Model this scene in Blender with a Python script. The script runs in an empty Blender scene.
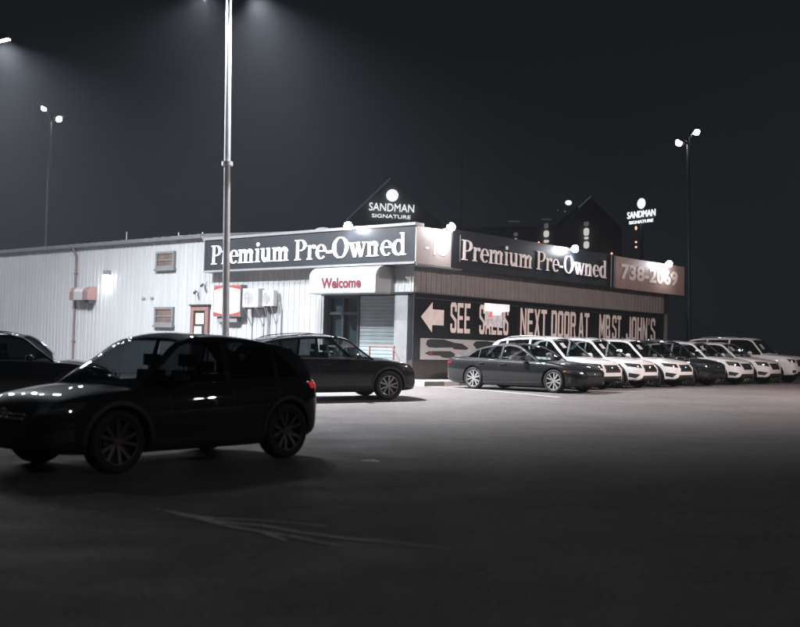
import bpy, bmesh, math, random
from mathutils import Vector, Matrix
from mathutils.bvhtree import BVHTree
random.seed(7)
R = math.radians
sc = bpy.context.scene
col = sc.collection

# ------------------------------------------------------------------ materials
def mat(name, color, rough=0.5, metal=0.0, coat=0.0, emit=None, estr=0.0, noise=None, bump=None, spec=0.5, stretch=False):
    m = bpy.data.materials.new(name); m.use_nodes = True
    nt = m.node_tree; b = nt.nodes['Principled BSDF']
    b.inputs['Base Color'].default_value = (*color, 1)
    b.inputs['Roughness'].default_value = rough
    b.inputs['Metallic'].default_value = metal
    b.inputs['Specular IOR Level'].default_value = spec
    if coat:
        b.inputs['Coat Weight'].default_value = coat; b.inputs['Coat Roughness'].default_value = 0.015
    if emit:
        b.inputs['Emission Color'].default_value = (*emit, 1); b.inputs['Emission Strength'].default_value = estr
    tc = nt.nodes.new('ShaderNodeTexCoord')
    if noise:   # (scale, amount, detail)
        n = nt.nodes.new('ShaderNodeTexNoise'); n.inputs['Scale'].default_value = noise[0]; n.inputs['Detail'].default_value = 6
        n.inputs['Roughness'].default_value = .65
        mp = nt.nodes.new('ShaderNodeMapping'); mp.inputs['Scale'].default_value = (3, 3, .18) if stretch else (1, 1, 1)
        nt.links.new(tc.outputs['Object'], mp.inputs['Vector']); nt.links.new(mp.outputs['Vector'], n.inputs['Vector'])
        r = nt.nodes.new('ShaderNodeMapRange'); r.inputs['From Min'].default_value = .3; r.inputs['From Max'].default_value = .7
        r.inputs['To Min'].default_value = 1 - noise[1]; r.inputs['To Max'].default_value = 1 + noise[1]
        nt.links.new(n.outputs['Fac'], r.inputs['Value'])
        v = nt.nodes.new('ShaderNodeVectorMath'); v.operation = 'SCALE'; v.inputs[0].default_value = color
        nt.links.new(r.outputs['Result'], v.inputs['Scale']); nt.links.new(v.outputs['Vector'], b.inputs['Base Color'])
    if bump:    # (scale, strength, distance)
        n2 = nt.nodes.new('ShaderNodeTexNoise'); n2.inputs['Scale'].default_value = bump[0]; n2.inputs['Detail'].default_value = 4
        nt.links.new(tc.outputs['Object'], n2.inputs['Vector'])
        bp = nt.nodes.new('ShaderNodeBump'); bp.inputs['Strength'].default_value = bump[1]; bp.inputs['Distance'].default_value = bump[2]
        nt.links.new(n2.outputs['Fac'], bp.inputs['Height']); nt.links.new(bp.outputs['Normal'], b.inputs['Normal'])
    return m

def glass_mat(name, tint, gloss=0.06):
    m = bpy.data.materials.new(name); m.use_nodes = True; nt = m.node_tree; nt.nodes.clear()
    o = nt.nodes.new('ShaderNodeOutputMaterial'); mx = nt.nodes.new('ShaderNodeMixShader')
    t = nt.nodes.new('ShaderNodeBsdfTransparent'); t.inputs['Color'].default_value = (*tint, 1)
    g = nt.nodes.new('ShaderNodeBsdfGlossy'); g.inputs['Roughness'].default_value = .02
    f = nt.nodes.new('ShaderNodeLayerWeight'); f.inputs['Blend'].default_value = .5
    pw = nt.nodes.new('ShaderNodeMath'); pw.operation = 'POWER'; pw.inputs[1].default_value = 4.5; nt.links.new(f.outputs['Facing'], pw.inputs[0])
    ad = nt.nodes.new('ShaderNodeMath'); ad.operation = 'ADD'; ad.use_clamp = True; ad.inputs[1].default_value = gloss; nt.links.new(pw.outputs[0], ad.inputs[0])
    nt.links.new(ad.outputs[0], mx.inputs[0]); nt.links.new(t.outputs[0], mx.inputs[1]); nt.links.new(g.outputs[0], mx.inputs[2])
    nt.links.new(mx.outputs[0], o.inputs['Surface'])
    return m

M = {}
M['white_metal'] = mat('white_metal_cladding', (.255, .262, .266), .5, noise=(1.3, .09), bump=(3, .15, .01), stretch=True)
M['brown_metal'] = mat('brown_metal_cladding', (.17, .15, .15), .5, noise=(2, .12))
M['grey_wall'] = mat('grey_wall', (.15, .15, .155), .7, noise=(3, .12))
M['vinyl'] = mat('black_window_vinyl', (.006, .006, .007), .3, noise=(4, .2))
M['brown_base'] = mat('dark_brown_base', (.03, .024, .023), .6, noise=(3, .2))
M['letter_tan'] = mat('tan_letter', (.68, .58, .555), .6, noise=(5, .12))
M['graphic_white'] = mat('graphic_white', (.36, .35, .345), .4, noise=(6, .1))
M['graphic_dark'] = mat('graphic_dark', (.02, .02, .022), .3)
M['sign_black'] = mat('sign_black', (.011, .013, .017), .4, noise=(2, .25))
M['sign_frame'] = mat('sign_frame', (.15, .15, .155), .45, noise=(4, .1))
M['letter_lit'] = mat('lit_white_letter', (.8, .8, .82), .4, emit=(.86, .89, 1), estr=.55)
M['letter_pale'] = mat('pale_letter', (.72, .66, .65), .45, noise=(6, .08))
M['beige'] = mat('beige_panel', (.34, .30, .29), .5, noise=(1.5, .1))
M['tan_panel'] = mat('tan_panel', (.24, .16, .14), .5, noise=(1.5, .15))
M['panel_digit'] = mat('panel_digit', (.60, .50, .47), .5)
M['white_pvc'] = mat('white_awning', (.22, .223, .226), .45, noise=(2, .06))
M['red_letter'] = mat('dark_red_letter', (.09, .004, .010), .5)
M['red'] = mat('red_panel', (.24, .03, .025), .5)
M['red_frame'] = mat('worn_red_frame', (.13, .072, .066), .6, noise=(8, .15))
M['orange'] = mat('orange_rail', (.17, .075, .06), .5, noise=(9, .1))
M['dark_metal'] = mat('dark_metal', (.035, .037, .04), .4, .3)
M['gutter'] = mat('grey_gutter', (.13, .135, .14), .45, .2, noise=(3, .15))
M['brown_pipe'] = mat('brown_pipe', (.10, .075, .075), .5)
M['roof'] = mat('metal_roof', (.3, .31, .32), .5, noise=(1, .1))
M['galv'] = mat('galvanised_steel', (.33, .33, .34), .45, .35, noise=(4, .12))
M['concrete'] = mat('concrete', (.36, .32, .30), .85, noise=(2.5, .18), bump=(25, .3, .01))
M['ac'] = mat('ac_white', (.30, .30, .305), .5, noise=(5, .06))
M['ac_grey'] = mat('ac_grille', (.22, .22, .22), .5)
M['dark_room'] = mat('dark_room', (.03, .035, .04), .8)
M['lamp_on'] = mat('lamp_lens', (1, 1, 1), .3, emit=(.93, .95, 1), estr=220)
M['lamp_out'] = mat('lamp_lens_bright', (1, 1, 1), .3, emit=(.93, .95, 1), estr=600)
M['lamp_far'] = mat('far_lamp_lens', (1, 1, 1), .3, emit=(.95, .96, 1), estr=60)
M['hotel_wall'] = mat('hotel_wall', (.10, .104, .11), .7, noise=(.3, .2))
M['hotel_trim'] = mat('hotel_trim', (.2, .2, .2), .6, emit=(.7, .75, .85), estr=.06)  # faint emission stands in for floodlight falling on the roof edge
M['hotel_sign'] = mat('hotel_sign', (.8, .8, .8), .5, emit=(.95, .97, 1), estr=1.2)
M['hotel_window'] = mat('hotel_window_lit', (.5, .5, .5), .5, emit=(.95, .93, .84), estr=.6)
M['hotel_dim'] = mat('hotel_window_dim', (.3, .3, .3), .5, emit=(.8, .8, .75), estr=.10)
M['amber'] = mat('amber_lamp', (.5, .3, .2), .5, emit=(1, .45, .25), estr=2.0)
M['poster'] = mat('emissive_poster', (.8, .8, .8), .5, emit=(1, 1, 1), estr=.45, noise=(2.5, .5))
M['poster_low'] = mat('emissive_poster_lower', (.4, .4, .42), .5, emit=(.8, .85, 1), estr=.22, noise=(5, .6))
M['poster_red'] = mat('emissive_poster_red', (.6, .1, .1), .5, emit=(1, .15, .2), estr=.5)
M['poster_blue'] = mat('emissive_poster_blue', (.2, .3, .6), .5, emit=(.45, .6, 1), estr=.7)
M['pane'] = glass_mat('window_pane', (.6, .65, .67))
M['warm_room'] = mat('warm_room', (.3, .2, .16), .8, noise=(2.2, .8), emit=(1, .55, .42), estr=.55)
M['blind'] = mat('grey_blind', (.20, .22, .235), .6, noise=(2, .3))
M['shutter'] = mat('green_grey_shutter', (.17, .2, .21), .5, noise=(2, .1))
# car materials
def paint(name, c, metal=.3, rough=.35, coat=1.0):
    return mat(name, c, rough, metal, coat, spec=.12)
M['paint_black'] = mat('black_car_paint', (.010, .0115, .013), .4, 0, 1, spec=.05)
M['paint_grey'] = paint('charcoal_car_paint', (.010, .0105, .012), .0, .4)
M['paint_graphite'] = paint('graphite_car_paint', (.012, .0125, .014), .1, .35)
M['paint_white'] = paint('white_car_paint', (.66, .65, .65), 0, .35)
M['tyre'] = mat('tyre_rubber', (.012, .012, .013), .8, bump=(60, .3, .003))
M['alloy'] = mat('silver_alloy', (.55, .54, .53), .3, .7)
M['alloy_dark'] = mat('bronze_alloy', (.085, .068, .062), .4, .6)
M['alloy_mid'] = mat('grey_alloy', (.32, .31, .31), .35, .7)
M['black_plastic'] = mat('black_plastic', (.014, .014, .015), .55)
M['chrome'] = mat('chrome_trim', (.6, .6, .62), .18, 1)
M['car_glass'] = glass_mat('car_glass', (.55, .6, .6))
M['car_glass_dark'] = glass_mat('car_privacy_glass', (.10, .11, .12))
M['interior'] = mat('car_interior', (.012, .012, .013), .7)
M['seat_pale'] = mat('pale_seat_leather', (.28, .27, .26), .6)
M['head_glass'] = mat('headlight_glass', (.05, .05, .055), .08, 0, 1)
M['head_lens'] = mat('headlight_reflector', (.75, .75, .75), .12, 1)
M['tail_red'] = mat('tail_light_red', (.22, .006, .006), .12, 0, 1)
M['amber_lens'] = mat('amber_lens', (.5, .14, .03), .2, 0, 1)
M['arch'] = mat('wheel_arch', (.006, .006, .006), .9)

# ------------------------------------------------------------------ helpers
def link(name, me, m, parent=None):
    o = bpy.data.objects.new(name, me); col.objects.link(o)
    for x in (m if isinstance(m, (list, tuple)) else [m]): me.materials.append(x)
    if parent: o.parent = parent
    return o
def empty(name, loc=(0, 0, 0), rz=0, label=None, cat=None, group=None):
    o = bpy.data.objects.new(name, None); col.objects.link(o); o.empty_display_size = .2
    o.location = loc; o.rotation_euler = (0, 0, rz)
    if label: o['label'] = label
    if cat: o['category'] = cat
    if group: o['group'] = group
    return o
def tag(o, label=None, cat=None, group=None, kind=None):
    for k, v in (('label', label), ('category', cat), ('group', group), ('kind', kind)):
        if v: o[k] = v
    return o
class MB:
    def __init__(s): s.v = []; s.f = []; s.m = []; s.T = Matrix.Identity(4)
    def add(s, vs, fs, mi=0):
        n = len(s.v); s.v += [tuple(s.T @ Vector(p)) for p in vs]
        s.f += [tuple(i + n for i in f) for f in fs]; s.m += [mi] * len(fs)
    def box(s, x0, y0, z0, x1, y1, z1, mi=0):
        x0, x1 = sorted((x0, x1)); y0, y1 = sorted((y0, y1)); z0, z1 = sorted((z0, z1))
        s.add([(x0,y0,z0),(x1,y0,z0),(x1,y1,z0),(x0,y1,z0),(x0,y0,z1),(x1,y0,z1),(x1,y1,z1),(x0,y1,z1)],
              [(0,3,2,1),(4,5,6,7),(0,1,5,4),(1,2,6,5),(2,3,7,6),(3,0,4,7)], mi)
    def tube(s, a, b, r0, r1=None, n=12, mi=0):
        a = Vector(a); b = Vector(b); r1 = r0 if r1 is None else r1
        d = (b - a).normalized(); u = d.orthogonal().normalized(); w = d.cross(u)
        vs = []
        for p, r in ((a, r0), (b, r1)):
            for i in range(n):
                t = 2 * math.pi * i / n; vs.append(p + u * (r * math.cos(t)) + w * (r * math.sin(t)))
        fs = [(i, (i + 1) % n, n + (i + 1) % n, n + i) for i in range(n)] + [tuple(range(n))[::-1], tuple(range(n, 2 * n))]
        s.add(vs, fs, mi)
    def prism(s, pts, d, mi=0):
        """pts: planar 3-D loop; d: extrusion vector"""
        n = len(pts); d = Vector(d)
        s.add([Vector(p) for p in pts] + [Vector(p) + d for p in pts],
              [tuple(range(n))[::-1], tuple(range(n, 2 * n))] + [(i, (i + 1) % n, n + (i + 1) % n, n + i) for i in range(n)], mi)
    def grid(s, P, mi=0, closed=False):
        """P[i][j] points"""
        n = len(P); m = len(P[0]); vs = [p for r in P for p in r]; fs = []
        for i in range(n - 1):
            for j in range(m - 1 + (1 if closed else 0)):
                k = (j + 1) % m; fs.append((i * m + j, i * m + k, (i + 1) * m + k, (i + 1) * m + j))
        s.add(vs, fs, mi)
    def ball(s, c, rx, ry, rz, mi=0, n=12, m=8, half=False):
        P = []
        for i in range(m + 1):
            ph = (math.pi / 2 if half else math.pi) * i / m
            P.append([(c[0] + rx * math.sin(ph) * math.cos(2*math.pi*j/n), c[1] + ry * math.sin(ph) * math.sin(2*math.pi*j/n), c[2] + rz * math.cos(ph)) for j in range(n)])
        s.grid(P, mi, closed=True)
    def build(s, name, m, parent=None, smooth=False, angle=40):
        me = bpy.data.meshes.new(name); me.from_pydata(s.v, [], s.f)
        me.update()
        bm = bmesh.new(); bm.from_mesh(me); bmesh.ops.remove_doubles(bm, verts=bm.verts, dist=1e-5)
        bmesh.ops.recalc_face_normals(bm, faces=bm.faces) if not smooth == 'keep' else None
        # material index survives in face order only before doubles removal: set it through a layer
        bm.to_mesh(me); bm.free()
        o = link(name, me, m, parent)
        if smooth: shade(me, angle)
        return o
def shade(me, angle=40):
    me.polygons.foreach_set('use_smooth', [True] * len(me.polygons))
    try: me.set_sharp_from_angle(angle=R(angle))
    except Exception: pass
_old_build = MB.build
def _build(s, name, m, parent=None, smooth=False, angle=40, merge=True):
    me = bpy.data.meshes.new(name); me.from_pydata(s.v, [], s.f); me.polygons.foreach_set('material_index', s.m); me.update()
    bm = bmesh.new(); bm.from_mesh(me)
    if merge: bmesh.ops.remove_doubles(bm, verts=bm.verts, dist=1e-5)
    bmesh.ops.recalc_face_normals(bm, faces=bm.faces)
    bm.to_mesh(me); bm.free()
    o = link(name, me, m, parent)
    if smooth: shade(me, angle)
    return o
MB.build = _build
def bevel(o, w=.01, seg=2):
    b = o.modifiers.new('bevel', 'BEVEL'); b.width = w; b.segments = seg; b.limit_method = 'ANGLE'; b.angle_limit = R(40)
    return o
def children(o): return [c for c in bpy.data.objects if c.parent == o]
def copy_tree(o, parent=None):
    kids = children(o)
    c = o.copy(); col.objects.link(c); c.parent = parent
    for k in kids: copy_tree(k, c)
    return c
def pchip(keys):
    """monotone cubic interpolation through (x, y) keys"""
    keys = sorted(keys); xs = [k[0] for k in keys]; ys = [k[1] for k in keys]; n = len(xs)
    h = [xs[i+1]-xs[i] for i in range(n-1)]; d = [(ys[i+1]-ys[i])/h[i] for i in range(n-1)]
    m = [d[0]] + [0 if d[i-1]*d[i] <= 0 else 3*(h[i-1]+h[i])/((2*h[i]+h[i-1])/d[i-1]+(h[i]+2*h[i-1])/d[i]) for i in range(1, n-1)] + [d[-1]]
    def f(x):
        if x <= xs[0]: return ys[0]
        if x >= xs[-1]: return ys[-1]
        i = 0
        while x > xs[i+1]: i += 1
        t = (x-xs[i])/h[i]; t2 = t*t; t3 = t2*t
        return (2*t3-3*t2+1)*ys[i]+(t3-2*t2+t)*h[i]*m[i]+(-2*t3+3*t2)*ys[i+1]+(t3-t2)*h[i]*m[i+1]
    return f
def sstep(a, b, x):
    t = max(0, min(1, (x - a) / (b - a))); return t * t * (3 - 2 * t)

# ------------------------------------------------------------------ the survey frame
CAMZ = 1.45; F = 1075.0; PITCH = R(1.9); ROLL = R(1.5)
CM = Matrix.Rotation(math.pi / 2 + PITCH, 3, 'X') @ Matrix.Rotation(ROLL, 3, 'Z')
CO = Vector((0, 0, CAMZ))
def ray(px, py): return CM @ Vector(((px - 400) / F, -(py - 313.5) / F, -1))
def at(px, py, Y):
    d = ray(px, py); return CO + d * (Y / d.y)
def terrain(x, y):
    xx = max(-40, min(40, x))
    return .012 * xx * (1 if y > 0 else 1) + .24 * sstep(22, 34, y)
def on_ground(px, py):
    t = 1.0; d = ray(px, py)
    for _ in range(60):
        p = CO + d * t; t += (p.z - terrain(p.x, p.y)) / max(.02, -d.z) * .8
    return CO + d * t
aL = R(-48.7)
dL = Vector((math.sin(aL), math.cos(aL), 0)); dR = Vector((math.cos(aL), -math.sin(aL), 0))
nL = -dR; nR = -dL
CZ = 0.0
C0 = Vector((.445, 37.0, 0))
def PL(px, py, o=0):
    d = ray(px, py); t = (C0 + nL * o - CO).dot(nL) / d.dot(nL); P = CO + d * t; return (P - C0).dot(dL), P.z
def PR(px, py, o=0):
    d = ray(px, py); t = (C0 + nR * o - CO).dot(nR) / d.dot(nR); P = CO + d * t; return (P - C0).dot(dR), P.z
# wall frames: local x = along the wall away from the corner, local -y (left) / outward = toward the lot, z up
# left frame: X = dL, Y = nL (outward), Z up ; right frame: X = dR, Y = nR (outward)
TL = Matrix(((dL.x, nL.x, 0, C0.x), (dL.y, nL.y, 0, C0.y), (0, 0, 1, 0), (0, 0, 0, 1)))
TR = Matrix(((dR.x, nR.x, 0, C0.x), (dR.y, nR.y, 0, C0.y), (0, 0, 1, 0), (0, 0, 0, 1)))
def mbL(): m = MB(); m.T = TL; return m
def mbR(): m = MB(); m.T = TR; return m

# ------------------------------------------------------------------ ground
xs = sorted(set([-400, -250, -150, -100, -70] + [x * 2.0 for x in range(-25, 31)] + [80, 110, 160, 260, 400]))
ys = sorted(set([-200, -100, -60, -30] + [y * 1.5 for y in range(-10, 50)] + [85, 105, 140, 200, 300, 420]))
g = MB(); g.grid([[(x, y, terrain(x, y)) for x in xs] for y in ys])
def asphalt():
    m = bpy.data.materials.new('worn_asphalt'); m.use_nodes = True; nt = m.node_tree; N = nt.nodes; L = nt.links
    b = N['Principled BSDF']; tc = N.new('ShaderNodeTexCoord')
    def noise(scale, detail=6, rough=.6, vec=None):
        n = N.new('ShaderNodeTexNoise'); n.inputs['Scale'].default_value = scale; n.inputs['Detail'].default_value = detail
        n.inputs['Roughness'].default_value = rough; L.new(vec or tc.outputs['Object'], n.inputs['Vector']); return n.outputs['Fac']
    def rng(s, a, b_, c, d):
        r = N.new('ShaderNodeMapRange'); L.new(s, r.inputs['Value'])
        for k, v in zip(('From Min', 'From Max', 'To Min', 'To Max'), (a, b_, c, d)): r.inputs[k].default_value = v
        return r.outputs['Result']
    def mul(a, b_):
        x = N.new('ShaderNodeMath'); x.operation = 'MULTIPLY'; L.new(a, x.inputs[0]); L.new(b_, x.inputs[1]); return x.outputs[0]
    mp = N.new('ShaderNodeMapping'); mp.inputs['Scale'].default_value = (.25, 1.2, 1); mp.inputs['Rotation'].default_value = (0, 0, R(12))
    L.new(tc.outputs['Object'], mp.inputs['Vector'])
    big = rng(noise(.35), .3, .7, .85, 1.15)
    sweep = rng(noise(.9, 5, .6, mp.outputs['Vector']), .35, .7, .93, 1.08)
    spk = rng(noise(45, 3, .8), .35, .65, .55, 1.5)
    mid = rng(noise(6, 5, .7), .3, .7, .86, 1.15)
    k = mul(mul(mul(big, sweep), spk), mid)
    v = N.new('ShaderNodeVectorMath'); v.operation = 'SCALE'; v.inputs[0].default_value = (.135, .123, .120); L.new(k, v.inputs['Scale'])
    # hairline cracks
    vo = N.new('ShaderNodeTexVoronoi'); vo.feature = 'DISTANCE_TO_EDGE'; vo.inputs['Scale'].default_value = .22
    wz = N.new('ShaderNodeVectorMath'); wz.operation = 'MULTIPLY_ADD'
    nn = N.new('ShaderNodeTexNoise'); nn.inputs['Scale'].default_value = 1.4; nn.inputs['Detail'].default_value = 5
    L.new(tc.outputs['Object'], nn.inputs['Vector']); L.new(nn.outputs['Color'], wz.inputs[0]); wz.inputs[1].default_value = (1.2, 1.2, 0); L.new(tc.outputs['Object'], wz.inputs[2])
    L.new(wz.outputs['Vector'], vo.inputs['Vector'])
    cr = rng(vo.outputs['Distance'], .0, .004, .72, 1)
    v2 = N.new('ShaderNodeVectorMath'); v2.operation = 'SCALE'; L.new(v.outputs['Vector'], v2.inputs[0]); L.new(cr, v2.inputs['Scale'])
    L.new(v2.outputs['Vector'], b.inputs['Base Color'])
    L.new(rng(noise(1.1), .3, .7, .62, .85), b.inputs['Roughness'])
    b.inputs['Specular IOR Level'].default_value = .12
    bp = N.new('ShaderNodeBump'); bp.inputs['Strength'].default_value = .55; bp.inputs['Distance'].default_value = .012
    L.new(noise(70, 3, .7), bp.inputs['Height']); L.new(bp.outputs['Normal'], b.inputs['Normal'])
    return m
o = g.build('ground', asphalt(), smooth=True, angle=80); tag(o, kind='structure')

def ribbon(name, pts, m, up=.004, world=True):
    """pts: list of (x, y, halfwidth) on the ground, subdivided to follow it"""
    mb = MB(); P = []
    fine = []
    for i in range(len(pts) - 1):
        a, b = pts[i], pts[i+1]; n = max(2, int(math.hypot(b[0]-a[0], b[1]-a[1]) / .4))
        for k in range(n): fine.append([a[j] + (b[j]-a[j]) * k / n for j in range(3)])
    fine.append(pts[-1])
    for i, p in enumerate(fine):
        q = fine[min(i+1, len(fine)-1)]; s = fine[max(i-1, 0)]
        d = Vector((q[0]-s[0], q[1]-s[1])).normalized(); nx, ny = -d.y, d.x
        P.append([(p[0]+nx*p[2]*k, p[1]+ny*p[2]*k, terrain(p[0]+nx*p[2]*k, p[1]+ny*p[2]*k)+up) for k in (-1, 0, 1)])
    mb.grid(P)
    return mb, P
def worn_paint(name, c, cover):
    m = bpy.data.materials.new(name); m.use_nodes = True; nt = m.node_tree; N = nt.nodes; L = nt.links
    b = N['Principled BSDF']; b.inputs['Base Color'].default_value = (*c, 1); b.inputs['Roughness'].default_value = .75
    o = N['Material Output']; t = N.new('ShaderNodeBsdfTransparent'); mx = N.new('ShaderNodeMixShader')
    tc = N.new('ShaderNodeTexCoord'); n = N.new('ShaderNodeTexNoise'); n.inputs['Scale'].default_value = 9; n.inputs['Detail'].default_value = 8; n.inputs['Roughness'].default_value = .75
    L.new(tc.outputs['Object'], n.inputs['Vector'])
    r = N.new('ShaderNodeMapRange'); L.new(n.outputs['Fac'], r.inputs['Value'])
    r.inputs['From Min'].default_value = .62 - cover * .3; r.inputs['From Max'].default_value = .72 - cover * .3
    L.new(r.outputs['Result'], mx.inputs[0]); L.new(t.outputs[0], mx.inputs[1]); L.new(b.outputs[0], mx.inputs[2]); L.new(mx.outputs[0], o.inputs['Surface'])
    return m
M['worn'] = worn_paint('worn_line_paint', (.50, .45, .43), .9)
M['line'] = worn_paint('stall_line_paint', (.5, .47, .45), .85)
streaks = [[(150,509,.01),(175,513,.05),(192,517,.10),(215,519,.07),(250,520,.04),(300,524,.035),(327,527,.03)],
           [(188,516,.04),(205,520,.09),(225,523,.07),(262,526,.05),(300,533,.045),(345,539,.05),(400,544,.03),(450,549,.01)],
           [(196,519,.02),(215,524,.05),(240,529,.05),(262,533,.04),(285,541,.035)],
           [(238,529,.03),(262,533,.045),(295,538,.04),(318,543,.03),(344,547,.02)]]
mk = MB()
for k, s in enumerate(streaks):
    pts = []
    for px, py, w in s:
        p = on_ground(px, py); pts.append((p.x, p.y, w * .62))
    mb, _ = ribbon('x', pts, None, up=.004 + .0015 * k)
    mk.add(mb.v, mb.f)
pts = [(p.x, p.y, w) for p, w in ((on_ground(362, 461), .03), (on_ground(370, 460.5), .12), (on_ground(378, 462), .03))]
mb, _ = ribbon('x', pts, None); mk.add(mb.v, mb.f)
o = mk.build('worn_pavement_markings', M['worn']); tag(o, kind='structure')

# ------------------------------------------------------------------ building
bld = empty('dealership_building', (C0.x, C0.y, .3), 0, 'low white ribbed metal dealership with dark brown band along its right side', 'building')
def part(mb, name, m, parent=None, **k):
    parent = parent or bld
    o = mb.build(name, m, None, **k)
    # meshes are in world space: keep them there under the parent
    set_parent(o, parent); return o
def world_of(o):
    M_ = Matrix.Identity(4)
    ch = []
    while o: ch.append(o); o = o.parent
    for c in reversed(ch): M_ = M_ @ Matrix.LocRotScale(c.location, c.rotation_euler, c.scale)
    return M_
def set_parent(o, parent):
    W = world_of(parent); inv = W.inverted()
    o.data.transform(inv) if o.type == 'MESH' else None
    o.parent = parent
def to_local_origin(o, p):
    """put a top-level world-space mesh's origin at p"""
    o.data.transform(Matrix.Translation(-Vector(p))); o.location = p
    return o

ZT = PL(100, 246)[1]              # eaves of the left wall
SIGN_T = PL(415.6, 221.9, .5)[1]; SIGN_B = PL(415, 263.5, .5)[1]
ZH = PL(413, 291.7)[1]            # header over door / top of the black band
ZB = PL(411, 378)[1]              # floor level
LEN = 36.0
DOOR0, DOOR1 = PL(411, 330)[0] * 0 + PL(394, 330)[0], PL(323, 330)[0]
RLEN = PR(664, 315)[0]
def ribbed(mb, u0, u1, z0, z1, off=0, pitch=.30, depth=.024, mi=0):
    """trapezoidal vertical ribs as real geometry"""
    us = [(u0, 0)]; u = u0
    while u + pitch < u1:
        us += [(u + pitch*.30, 0), (u + pitch*.36, depth), (u + pitch*.50, depth), (u + pitch*.56, 0),
               (u + pitch*.76, 0), (u + pitch*.78, depth*.25), (u + pitch*.86, depth*.25), (u + pitch*.88, 0)]
        u += pitch
    us.append((u1, 0))
    P = [[(a, off + d, z0), (a, off + d, z1)] for a, d in us]
    mb.grid(P, mi)
# left wall: right of the door the pillar, left of it the long wall, lintel above it
m = mbL(); ribbed(m, DOOR1, LEN, -.6, ZT); ribbed(m, 0, DOOR1, ZH, SIGN_T - .1)
part(m, 'ribbed_wall', M['white_metal'])
m = mbL(); m.box(.04, -.30, -.2, DOOR0, -.0, ZH); o = part(m, 'corner_pillar', M['grey_wall'])
m = mbL(); m.box(0, -.25, ZH - .06, DOOR1 + .1, .05, ZH); o = part(m, 'door_lintel', M['dark_metal'])
# core of the building (roof deck, end walls)
DEP = RLEN - .05
m = mbL()
m.box(0.02, -DEP, ZH, LEN, -.06, SIGN_T - .25); m.box(DOOR1 + .02, -DEP, -.8, LEN, -.06, ZH - .002)
part(m, 'inner_wall', M['grey_wall'])
# metal roof with ribs running up from the eaves
m = mbL()
rise = 1.1
def rz(v): return ZT + .12 + rise * v / (DEP / 2)
u = PL(204, 238)[0] - .1
P = [[(a, -0 + .25, ZT + .08), (a, -DEP / 2, ZT + .12 + rise), (a, -DEP - .2, ZT + .08)] for a in (u, LEN + .3)]
m.grid(P)
k = u + .2
while k < LEN + .2:
    for (v0, z0, v1, z1) in ((.25, ZT + .08, -DEP / 2, ZT + .12 + rise),):
        m.prism([(k - .025, v0, z0 + .003), (k + .025, v0, z0 + .003), (k + .025, v0, z0 + .07), (k - .025, v0, z0 + .07)], (0, v1 - v0, z1 - z0))
    k += .61
m.prism([(u, .25, ZT + .07), (u, -DEP / 2, ZT + .11 + rise), (u, -DEP, ZT + .07), (u, -DEP, ZT - .3), (u, .0, ZT - .3)], (-.05, 0, 0))
part(m, 'roof', M['roof'])
m = mbL(); m.prism([(u, .04, ZT - .02), (u, .26, ZT - .02), (u, .30, ZT + .13), (u, .04, ZT + .13)], (LEN + .3 - u, 0, 0))
part(m, 'gutter', M['gutter'])
for (px, hh) in ((127, .45), (179, .22), (203, .15)):
    uu = PL(px, 236)[0]; m = mbL(); m.tube((uu, .02, ZT + .1), (uu, .02, ZT + .1 + hh), .025, n=8); part(m, 'vent_pipe', M['roof'])
# downpipe
u1 = PL(77, 280)[0]; m = mbL()
m.tube((u1 + .15, .20, ZT + .02), (u1, .08, ZT - .45), .06); m.tube((u1, .08, ZT - .45), (u1, .08, .0), .06)
for zz in (1.4, 3.0, 4.6): m.box(u1 - .09, .0, zz, u1 + .09, .15, zz + .05)
part(m, 'downpipe', M['brown_pipe'], smooth=True)
# windows in the long wall
def window(u0, z0, u1, z1, room):
    f = mbL(); a, b = .09, .13
    f.box(u0, -.0, z0, u0 + a, b, z1); f.box(u1 - a, 0, z0, u1, b, z1); f.box(u0 + a, 0, z0, u1 - a, b, z0 + a * 1.3); f.box(u0 + a, 0, z1 - a, u1 - a, b, z1)
    f.box(u0 + a, .045, (z0+z1)/2 - .02, u1 - a, .10, (z0+z1)/2 + .02)
    w = part(f, 'window', M['gutter'])
    p = mbL(); p.box(u0 + a, .07, z0 + a * 1.3, u1 - a, .078, z1 - a); part(p, 'pane', M['pane'], w)
    p = mbL(); p.box(u0 + a, .038, z0 + a * 1.3, u1 - a, .044, z1 - a); part(p, 'blind', room, w)
    s = mbL(); s.box(u0 - .05, 0, z0 - .1, u1 + .05, .17, z0 - .003); part(s, 'sill', M['gutter'], w)
a = PL(176.5, 251); b = PL(157.5, 269); window(a[0], b[1], b[0], a[1], M['warm_room'])
a = PL(175, 307); b = PL(156, 325); window(a[0], b[1], b[0], a[1], M['warm_room'])
# red framed door
a = PL(210.5, 306); b = PL(192.8, 306)
du0, du1, dz = a[0], b[0], (a[1] + b[1]) / 2
f = mbL(); w_ = .2
f.box(du0, 0, .1, du0 + w_, .12, dz); f.box(du1 - w_, 0, .1, du1, .12, dz); f.box(du0 + w_, 0, dz - .2, du1 - w_, .12, dz)
dr = part(f, 'door', M['red_frame'])
f = mbL(); f.box(du0 + w_, .04, .1, du1 - w_, .07, dz - .2); part(f, 'door_leaf', M['dark_metal'], dr)
f = mbL(); f.box(du0 + w_ + .12, .0705, dz - .75, du1 - w_ - .12, .078, dz - .3); part(f, 'notice', mat('cream_notice', (.5, .42, .33), .7), dr)
f = mbL(); f.box(du0 + w_ + .25, .0705, dz - 1.3, du1 - w_ - .05, .078, dz - .85); part(f, 'notice', mat('white_notice', (.55, .54, .52), .7), dr)
f = mbL(); f.box(du0 - .05, 0, dz + .003, du1 + .05, .18, dz + .06); part(f, 'drip_cap', M['dark_metal'], dr)

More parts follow.
